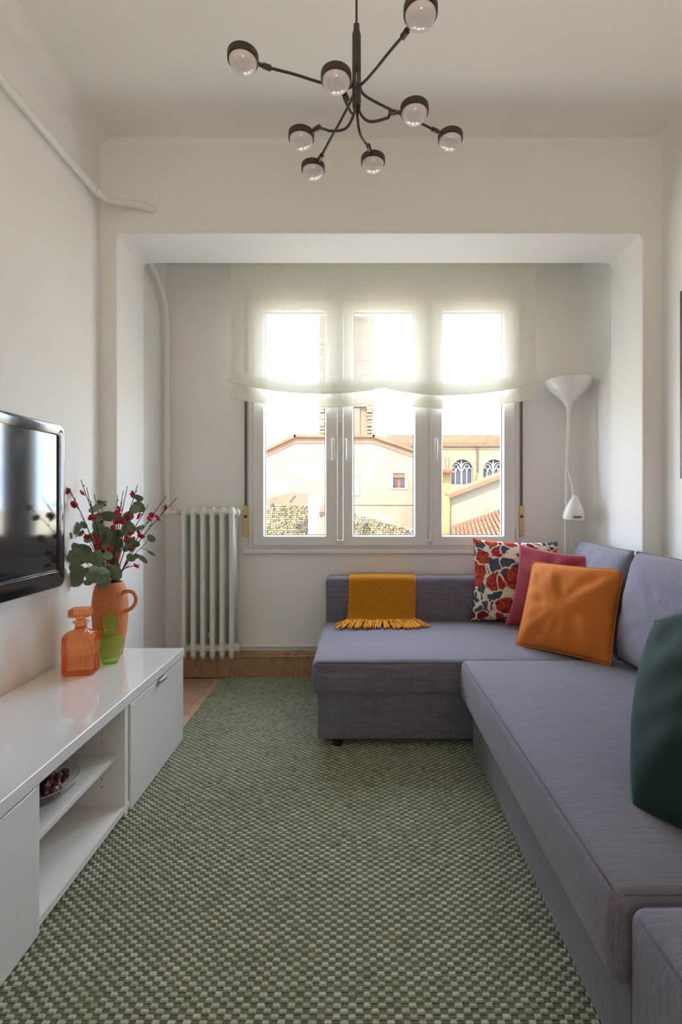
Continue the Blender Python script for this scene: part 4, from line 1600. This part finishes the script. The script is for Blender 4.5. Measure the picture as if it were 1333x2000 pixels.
# ---------------------------------------------------------------- picture on the right wall
pc = thing('picture', (XR, 1.98, 1.26), 'framed pink picture on the right wall, cut by the frame edge', 'picture')
y0, y1, z0, z1 = 1.60, 2.30, 1.259, 2.143
bm = bmesh.new()
for a in ((y0, y1, z0, z0 + .018), (y0, y1, z1 - .018, z1), (y0, y0 + .018, z0 + .018, z1 - .018), (y1 - .018, y1, z0 + .018, z1 - .018)):
    add_box(bm, XR - .022, XR, *a)
finish(bm, 'picture_frame', M['pframe'], pc, smooth=False)
box('print', M['pict'], pc, XR - .012, XR - .004, y0 + .018, y1 - .018, z0 + .018, z1 - .018)

# ---------------------------------------------------------------- ceiling lamp with eight globes
cx0, cy0 = -0.005, 1.50
cl = thing('pendant_lamp', (cx0, cy0, ZC), 'dark bronze sputnik ceiling lamp with eight frosted half globes', 'lamp')
bm = bmesh.new()
add_lathe(bm, [(.055, 0), (.055, -.02), (.05, -.028), (.008, -.03)], (cx0, cy0, ZC), 28)
finish(bm, 'ceiling_rose', M['bronze'], cl, angle=40)
bm = bmesh.new()
add_tube(bm, [(cx0, cy0, ZC - .03), (cx0, cy0, 2.61)], .0035, 8)
finish(bm, 'cable', M['bronze'], cl, angle=0)
bm = bmesh.new()
add_lathe(bm, [(.005, 2.622), (.0095, 2.620), (.0095, 2.600), (.0115, 2.598), (.0115, 2.592), (.0135, 2.590), (.0135, 2.488), (.0125, 2.484)], (cx0, cy0, 0), 24)
finish(bm, 'stem', M['bronze'], cl, angle=30)
for k in range(6):
    a = 2 * PI * k / 6
    bm = bmesh.new()
    add_tube(bm, [(cx0 + .0095 * math.cos(a), cy0 + .0095 * math.sin(a), 2.49), (cx0 + .0095 * math.cos(a), cy0 + .0095 * math.sin(a), 2.43)], .004, 8)
    finish(bm, 'rod', M['bronze'], cl, angle=0)
bm = bmesh.new()
add_lathe(bm, [(.011, 2.435), (.0135, 2.433), (.0135, 2.372), (.0125, 2.368)], (cx0, cy0, 0), 24)
finish(bm, 'sleeve', M['bronze'], cl, angle=30)
GR = 0.0425
# globe centre pixel, globe depth, whether the arm leaves from above or below the sleeve, mid-point bend
globes = [((822, 30), 1.22, 'up'), ((475, 121), 1.36, 'up'), ((657, 159), 1.36, 'low'), ((810, 222), 1.475, 'low'),
          ((589, 273), 1.62, 'low'), ((880, 275), 1.69, 'up'), ((612, 334), 1.79, 'up'), ((729, 320), 1.735, 'low')]
for (gpx, gpy), gd, kd in globes:
    g = at(gpx, gpy, gd)
    dirh = Vector((g.x - cx0, g.y - cy0, 0))
    dist = dirh.length
    dirh.normalize()
    gc = g + Vector((0, 0, 0.010))          # middle of the dark cap
    end = gc - dirh * (GR + .030)
    s0 = Vector((cx0, cy0, 0)) + dirh * .010
    if kd == 'low':
        pts = [s0 + Vector((0, 0, 2.385)), s0 + Vector((0, 0, 2.350)), s0 + dirh * .03 + Vector((0, 0, 2.318)), s0 + dirh * .085 + Vector((0, 0, 2.315)).lerp(Vector((0, 0, end.z)), .35)]
        pts += [pts[-1].lerp(end, .5), end]
    else:
        pts = [s0 + Vector((0, 0, 2.47)), s0 + dirh * .002 + Vector((0, 0, 2.440)), s0 + dirh * .022 + Vector((0, 0, 2.415))]
        pts += [pts[-1].lerp(end, .35) - Vector((0, 0, .004)), pts[-1].lerp(end, .7), end]
    bm = bmesh.new()
    add_tube(bm, smooth_path(pts, 6), .0042, 8)
    arm = finish(bm, 'arm', M['bronze'], cl, angle=0)
    bm = bmesh.new()
    add_tube(bm, [end - dirh * .006, end + dirh * .016, end + dirh * .0165, end + dirh * .032], [.008, .008, .0055, .0055], 12)
    finish(bm, 'collar', M['bronze'], arm, angle=30)
    bm = bmesh.new()
    nn = 72
    ra_ = [(.030, .0135), (GR - .003, .013), (GR, .010), (GR, -.008), (GR - .002, -.0095), (GR - .0035, -.0095)]
    rings = []
    for r0, zz in ra_:
        rings.append([bm.verts.new(gc + Vector(((r0 + (.0006 if (k % 2 and r0 == GR) else 0)) * math.cos(2 * PI * k / nn), (r0 + (.0006 if (k % 2 and r0 == GR) else 0)) * math.sin(2 * PI * k / nn), zz))) for k in range(nn)])
    for A, B in zip(rings, rings[1:]):
        for k in range(nn):
            bm.faces.new((A[k], A[(k + 1) % nn], B[(k + 1) % nn], B[k]))
    bm.faces.new(rings[0])
    finish(bm, 'cap', M['knurl'], arm, angle=20)
    bm = bmesh.new()
    add_lathe(bm, [(.0388, .000), (.0388, -.009)] + [(.0388 * math.cos(a), -.009 - .029 * math.sin(a)) for a in [PI / 2 * i / 12 for i in range(1, 12)]] + [(.0005, -.038)], gc, 36, cap0=True)
    finish(bm, 'globe', M['frost'], arm, angle=0)
    bm = bmesh.new()
    add_lathe(bm, [(.035, .0125), (.032, .019), (.022, .024), (.002, .0255)], gc, 30)
    finish(bm, 'globe_top', M['frost'], arm, angle=0)

# ================================================================ outside
GZ = -2.6  # ground level raised so the pale surface throws light up to the ceiling
gr = box('ground', M['earth'], None, -120, 160, 3.7, 400, GZ - 1, GZ)
struct(gr)
bm = bmesh.new()
hn = 60
rowsH = []
for j, (yy, hh) in enumerate(((380, 0), (420, .6), (460, 1), (520, .9), (600, 0))):
    rw = []
    for i in range(hn + 1):
        x = -260 + 500 * i / hn
        h = 58 - 30 * abs((x + 78) / 60) ** 1.2 if abs(x + 78) < 100 else 20
        h = max(h, 14) + 5 * noise.noise(Vector((x * .05, yy * .02, 1))) + 2.2 * noise.noise(Vector((x * .3, yy * .1, 4)))
        rw.append(bm.verts.new((x, yy, GZ + (h) * hh)))
    rowsH.append(rw)
for A, B in zip(rowsH, rowsH[1:]):
    for i in range(hn):
        bm.faces.new((A[i], A[i + 1], B[i + 1], B[i]))
struct(finish(bm, 'hills', M['hill'], None, angle=0))


def wall_poly(px_poly, Y, th):
    bm = bmesh.new()
    add_prism(bm, [(at(px, py, Y).x, at(px, py, Y).z) for px, py in px_poly], 'y', Y, Y + th)
    return bm


def down(px, Y):
    """pixel height of the ground at depth Y"""
    return CY + (EYE - GZ) * F / Y


# gable house across the yard
Y1 = 26.0
gh = thing('gable_house', (1, Y1, GZ), 'large cream rendered gable house seen through the middle of the window', 'building')
dn = down(0, Y1)
ox = lambda px: at(px, 0, Y1).x
oz = lambda py: at(0, py, Y1).z
wx0, wx1, wz0, wz1 = ox(768.5), ox(791), oz(953), oz(923)
outl = [(430, 925), (577, 855), (730, 855), (846, 896)]
bm = bmesh.new()
# wall pieces round the window opening
P = [(ox(a), oz(b)) for a, b in outl]


def zroof(x):
    for (a, b), (c, d) in zip(P, P[1:]):
        if a - 1e-6 <= x <= c + 1e-6:
            return b + (d - b) * (x - a) / (c - a)
    return P[-1][1]


def strip(xa, xb, za, zb_fn):
    xs_ = sorted({xa, xb} | {p[0] for p in P if xa < p[0] < xb})
    poly = [(xa, za), (xb, za)] + [(x, zb_fn(x)) for x in xs_[::-1]]
    add_prism(bm, poly, 'y', Y1, Y1 + 7)


strip(P[0][0], wx0, GZ, zroof)
strip(wx1, P[-1][0], GZ, zroof)
strip(wx0, wx1, GZ, lambda x: wz0)
strip(wx0, wx1, wz1, zroof)
add_box(bm, wx0, wx1, Y1 + .5, Y1 + .6, wz0, wz1)
finish(bm, 'wall', M['ochre'], gh, smooth=False)
bm = bmesh.new()
for (a, b), (c, d) in zip(P, P[1:]):
    add_prism(bm, [(a - .05, b), (c + .05, d), (c + .05, d + .16), (a - .05, b + .16)], 'y', Y1 - .22, Y1 + 7.2)
finish(bm, 'roof', M['rtile'], gh, smooth=False)
bm = bmesh.new()
for (a, b), (c, d) in zip(P, P[1:]):
    add_prism(bm, [(a, b - .30), (c, d - .30), (c, d - .02), (a, b - .02)], 'y', Y1 - .05, Y1 + .02)
finish(bm, 'verge', M['pinkish'], gh, smooth=False)
wn = box('window', M['shutterbrown'], gh, wx0, wx1, Y1 + .12, Y1 + .2, wz0, wz1)
xm = (wx0 + wx1) / 2
box('pane', M['farglass'], wn, wx0 + .05, xm - .09, Y1 + .08, Y1 + .125, wz0 + .09, wz1 - .30)
box('pane', M['farglass'], wn, xm + .09, wx1 - .03, Y1 + .08, Y1 + .125, wz0 + .09, wz1 - .30)
box('shutter', M['shutterbrown'], wn, wx0, wx1, Y1 + .03, Y1 + .10, wz1 - .28, wz1)
sr = frame_bm(wx0 - .16, wx1 + .16, wz0 - .08, wz1 + .12, .155, Y1 - .03, Y1 + .02, 0, .06)
finish(sr, 'window_surround', M['whitewash'], gh, smooth=False)
w2 = frame_bm(ox(682), ox(703), oz(968), oz(925), .12, Y1 - .04, Y1 + .02, 0)
wn2 = finish(w2, 'window', M['whitewash'], gh, smooth=False)
box('shutter', M['creamr'], wn2, ox(685), ox(700), Y1 - .015, Y1 + .02, oz(964), oz(930))
box('string_course', M['creamr'], gh, ox(520), ox(846), Y1 - .06, Y1 + .02, oz(986), oz(983))
bm = wall_poly([(505, 985), (512, 978), (572, 961), (600, 966), (640, 990), (640, 1000), (505, 1000)], Y1 - .25, .26)
finish(bm, 'wall_scar', M['pinkish'], gh, smooth=False)

# ruin with rubble walls in the yard
Y2 = 14.0
rn = thing('ruined_wall', (-1.5, Y2, GZ), 'crumbling rubble stone wall low in the left and middle panes', 'wall')
bm = wall_poly([(470, 1000), (520, 988), (600, 987), (606, down(0, Y2)), (470, down(0, Y2))], Y2, .6)
o1 = wall_poly([(640, 1000), (665, 1000), (695, 1003), (745, 1018), (800, 1033), (850, 1042), (850, down(0, Y2)), (640, down(0, Y2))], Y2 + .4, .6)
me_tmp = bpy.data.meshes.new('tmp'); o1.to_mesh(me_tmp); o1.free(); bm.from_mesh(me_tmp); bpy.data.meshes.remove(me_tmp)
finish(bm, 'core', M['rubble'], rn, smooth=False)
random.seed(21)
bm = bmesh.new()


def stone_at(c, sx, sy, sz):
    vs = add_box(bm, c[0] - sx, c[0] + sx, c[1] - sy, c[1] + sy, c[2] - sz, c[2] + sz)
    for v in vs:
        v.co += Vector((random.uniform(-.3, .3) * sx, random.uniform(-.3, .3) * sy, random.uniform(-.35, .35) * sz))


py0 = 986
while py0 < 1062:
    px0 = 474
    while px0 < 604:
        w = random.uniform(3, 7)
        if py0 > 1001 - (px0 - 474) * .28:
            stone_at(at(px0 + w / 2, py0 + 1.5, Y2 - .02), w * .45 * Y2 / F, random.uniform(.04, .12), 1.7 * Y2 / F)
        px0 += w
    px0 = 642
    while px0 < 850:
        w = random.uniform(3, 8)
        if py0 > 1000 + max(0, px0 - 690) * .28:
            stone_at(at(px0 + w / 2, py0 + 1.5, Y2 + .38), w * .45 * Y2 / F, random.uniform(.04, .14), 1.8 * Y2 / F)
        px0 += w
    py0 += 4.2
finish(bm, 'stones', M['rubble'], rn, smooth=False, kind='stuff')
for a, b, r0 in (((566, 981, Y2 - .05), (577, 968, Y2 - .05), .045), ((697, 1040, Y2 + .1), (716, 1018, Y2 + .1), .05), ((627, 1010, Y2 - .3), (640, 995, Y2 - .3), .04), ((529, 990, Y2 - .1), (534, 982, Y2 - .1), .05)):
    bm = bmesh.new()
    add_tube(bm, [at(*a), at(*b)], r0, 6)
    finish(bm, 'broken_beam', M['timber'], rn, smooth=False)
bm = wall_poly([(602, 971), (606, 968), (612, 966), (626, 974), (628, 985), (622, 1005), (618, 1030), (617, 1060), (602, 1060)], Y2 - .45, .4)
finish(bm, 'whitewashed_pier', M['whitewash'], rn, smooth=False)
bm = bmesh.new()
for q in range(26):
    p = at(random.uniform(578, 606), random.uniform(1022, 1036), Y2 - .1)
    stone_at(p, .05, .05, .03)
finish(bm, 'debris', M['timber'], rn, smooth=False, kind='stuff')

# lean-to wall with tiled coping and the tiled roof in front of it
Y3 = 17.0
an = thing('annex', (4.2, Y3, GZ), 'cream annex wall with sloping tiled coping low in the right pane', 'building')
dn3 = down(0, Y3)
bm = wall_poly([(878, 966), (1060, 897), (1060, dn3), (878, dn3)], Y3, .4)
finish(bm, 'wall', M['creamr'], an, smooth=False)
bm = wall_poly([(845, 975), (879, 968), (879, dn3), (845, dn3)], Y3 - .25, .6)
finish(bm, 'corner_pier', M['yellow'], an, smooth=False)
bm = bmesh.new()
a, b = at(876, 968, Y3), at(1060, 898, Y3)
nT = 38
for i in range(nT):
    p = a.lerp(b, (i + .5) / nT)
    add_tube(bm, [p + Vector((0, -.28, -.02)), p + Vector((0, .5, .06))], .075, 8)
finish(bm, 'coping_tiles', M['rtile'], an, smooth=True, angle=40, kind='stuff')
# roof slope: ridge along the wall, falling towards us
rg0, rg1 = at(884, 1030, Y3 - .1), at(1060, 968, Y3 - .1)
e0, e1 = Vector((rg0.x - .9, 12.0, rg0.z - 1.3)), Vector((rg1.x + .1, 12.0, rg1.z - 1.3 - .6))
bm = bmesh.new()
bm.faces.new([bm.verts.new(v) for v in (rg0, rg1, e1, e0)])
finish(bm, 'roof_bed', M['pinkish'], an, smooth=False)
bm = bmesh.new()
nT = 26
for i in range(nT):
    t_ = (i + .5) / nT
    p, q = rg0.lerp(rg1, t_), e0.lerp(e1, t_)
    for k in range(12):
        s0, s1 = p.lerp(q, k / 12), p.lerp(q, (k + 1.12) / 12)
        add_tube(bm, [s0 + Vector((0, 0, .02)), s1 + Vector((0, 0, .05))], [.048, .062], 7)
finish(bm, 'roof_tiles', M['rtile'], an, smooth=True, angle=40, kind='stuff')
# small house end with a tiled eave
Y4 = 23.0
sm = thing('small_house', (4.0, Y4, GZ), 'narrow yellow house end with a short tiled eave beside the church', 'building')
bm = wall_poly([(826, 921), (881, 921), (881, down(0, Y4)), (826, down(0, Y4))], Y4, 2.6)
finish(bm, 'wall', M['yellow'], sm, smooth=False)
bm = bmesh.new()
for i in range(9):
    x0p = 828 + i * 6.6
    add_tube(bm, [at(x0p, 920, Y4 - .5), at(x0p, 894, Y4 + 1.2)], .085, 7)
add_prism(bm, [(at(826, 922, Y4).x, at(0, 924, Y4).z), (at(886, 922, Y4).x, at(0, 924, Y4).z), (at(886, 0, Y4).x, at(0, 920, Y4).z), (at(826, 0, Y4).x, at(0, 920, Y4).z)], 'y', Y4 - .45, Y4 + .2)
finish(bm, 'eave_tiles', M['rtile'], sm, smooth=True, angle=40, kind='stuff')

# church nave with two traceried windows
Y5 = 45.0
ch = thing('church', (9, Y5, GZ), 'pale stone church nave with orange roof and two traceried arched windows', 'church')
cxp = lambda px: at(px, 0, Y5).x
czp = lambda py: at(0, py, Y5).z
wins = [(903.5, 21.5), (966, 21.5)]
bm = bmesh.new()
top, bot = czp(872), GZ
xsA = [cxp(742), cxp(903.5 - 21.5), cxp(903.5 + 21.5), cxp(966 - 21.5), cxp(966 + 21.5), cxp(1080)]
zs0 = czp(946)       # window sill
spring = czp(921)
for i in (0, 2, 4):
    add_box(bm, xsA[i], xsA[i + 1], Y5, Y5 + 9, bot, top)
for i in (1, 3):
    add_box(bm, xsA[i], xsA[i + 1], Y5, Y5 + 9, bot, zs0)
    xa, xb = xsA[i], xsA[i + 1]
    xc, rr_ = (xa + xb) / 2, (xb - xa) / 2
    hgt = czp(897) - spring
    arc = [(xc + rr_ * math.cos(PI * k / 16), spring + hgt * math.sin(PI * k / 16)) for k in range(17)]
    for k in range(16):
        (x2, z2), (x1, z1) = arc[k], arc[k + 1]
        add_prism(bm, [(x1, z1), (x2, z2), (x2, top), (x1, top)], 'y', Y5, Y5 + 1)
    add_box(bm, xa, xb, Y5 + 1.1, Y5 + 9, zs0, top)
bmesh.ops.remove_doubles(bm, verts=bm.verts[:], dist=1e-4)
finish(bm, 'wall', M['churchstone'], ch, smooth=False)
for i in (1, 3):
    xa, xb = xsA[i], xsA[i + 1]
    xc, rr_ = (xa + xb) / 2, (xb - xa) / 2
    hgt = czp(897) - spring
    bm = bmesh.new()
    pts = [(xa, zs0), (xb, zs0)] + [(xc + rr_ * math.cos(PI * k / 16), spring + hgt * math.sin(PI * k / 16)) for k in range(17)]
    add_prism(bm, pts, 'y', Y5 + .55, Y5 + .65)
    gw = finish(bm, 'window', M['farglass'], ch, smooth=False)
    bm = bmesh.new()
    yb = Y5 + .42
    for f, w_ in ((-.55, .055), (0, .09), (.5, .055), (-.98, .05), (.98, .05)):
        add_tube(bm, [(xc + f * rr_, yb, zs0), (xc + f * rr_, yb, spring)], w_, 6)
    # branching tracery
    def arcseg(p, q, bow, w_=.05):
        p, q = Vector(p), Vector(q)
        m_ = (p + q) / 2 + Vector(bow)
        add_tube(bm, smooth_path([p, m_, q], 5), w_, 6)
    S = lambda f, h: (xc + f * rr_, yb, spring + h * hgt)
    arcseg(S(0, 0), S(0, .97), (0, 0, 0), .075)
    arcseg(S(0, .25), S(-.62, .78), (.12, 0, .2), .06)
    arcseg(S(0, .25), S(.62, .78), (-.12, 0, .2), .06)
    for s_ in (-1, 1):
        arcseg(S(s_ * 1.0, 0), S(s_ * .75, .35), (s_ * .05, 0, .06))
        arcseg(S(s_ * .5, 0), S(s_ * .75, .35), (-s_ * .05, 0, .06))
        arcseg(S(s_ * .5, 0), S(s_ * .25, .35), (s_ * .05, 0, .06))
        arcseg(S(0, 0), S(s_ * .25, .35), (s_ * .05, 0, .02))
        arcseg(S(s_ * .75, .35), S(s_ * .5, .62), (s_ * .05, 0, .05))
        arcseg(S(s_ * .25, .35), S(s_ * .5, .62), (-s_ * .02, 0, .05))
    finish(bm, 'tracery', M['tracery'], gw, angle=40)
bm = bmesh.new()
rl, rr2 = cxp(738), cxp(1085)
ze, zrg = czp(868), czp(850)
# roof slope of ribs over a bed
yr = Y5 + 1.8
zr2 = EYE + (CY - 849.5) * yr / F
add_prism(bm, [(Y5 - .4, ze), (yr, zr2), (yr + .3, zr2), (yr + 3, ze), (Y5 - .4, ze - .12)], 'x', rl + .4, rr2)
rf = finish(bm, 'roof', M['rtile'], ch, smooth=False)
bm = bmesh.new()
nT = 110
for i in range(nT):
    x = rl + (rr2 - rl) * i / nT
    cut = min(1, max(.05, (x - rl) / 1.2))
    add_tube(bm, [(x, Y5 - .42, ze + .03), (x, Y5 - .42 + (yr - Y5 + .42) * cut, ze + .03 + (zr2 - ze) * cut)], .058, 6)
finish(bm, 'tile_rows', M['rtile'], rf, smooth=True, angle=40, kind='stuff')
box('cornice', M['creamr'], ch, rl, rr2, Y5 - .3, Y5 + .1, czp(872.5), ze - .12)
box('string_course', M['churchstone'], ch, rl, rr2, Y5 - .12, Y5 + .1, czp(877), czp(875))
bm = bmesh.new()
add_tube(bm, [(cxp(933), Y5 - .12, czp(873)), (cxp(933), Y5 - .12, czp(945))], .10, 8)
finish(bm, 'drainpipe', M['timber'], ch, angle=40)
bm = bmesh.new()
add_prism(bm, [(cxp(928), czp(950)), (cxp(936), czp(950)), (cxp(935), czp(926)), (cxp(930), czp(924))], 'y', Y5 - .8, Y5)
finish(bm, 'buttress', M['churchstone'], ch, smooth=False)

# bell tower behind the gable house
Y6 = 62.0
tw = thing('bell_tower', (-1, Y6, GZ), 'tall carved stone bell tower rising behind the gable house', 'tower')
txp = lambda px: at(px, 0, Y6).x
tzp = lambda py: at(0, py, Y6).z
box('shaft', M['towerstone'], tw, txp(632), txp(727), Y6, Y6 + 6, GZ, tzp(560))
box('recess', M['towerpink'], tw, txp(640), txp(703.5), Y6 - .25, Y6, tzp(880), tzp(797))
box('belfry_panel', M['towerpink'], tw, txp(640), txp(703.5), Y6 - .25, Y6, tzp(770), tzp(640))
for z in (793, 702, 622):
    box('cornice', M['towerpink'], tw, txp(628), txp(731), Y6 - .5, Y6 + 6.3, tzp(z + 2.5), tzp(z - 2.5))
random.seed(5)
for px0 in (630.5, 723):
    bm = bmesh.new()
    zb_, zt_ = tzp(880), tzp(575)
    n_t = 46
    for k in range(n_t):
        z = zb_ + (zt_ - zb_) * k / n_t
        w_ = .34 + random.uniform(-.10, .12)
        x = txp(px0) + random.uniform(-.08, .08)
        add_box(bm, x - w_, x + w_, Y6 - .55 - random.uniform(0, .25), Y6 + .4, z, z + (zt_ - zb_) / n_t * random.uniform(.55, 1.0))
    finish(bm, 'carved_buttress', M['towerstone'], tw, smooth=False)
for px0 in (633, 722):
    bm = bmesh.new()
    add_lathe(bm, [(.7, 0), (.45, 1.2), (.6, 1.3), (.1, 4.0)], (txp(px0), Y6 + .5, tzp(562)), 8)
    finish(bm, 'pinnacle', M['towerstone'], tw, smooth=False)
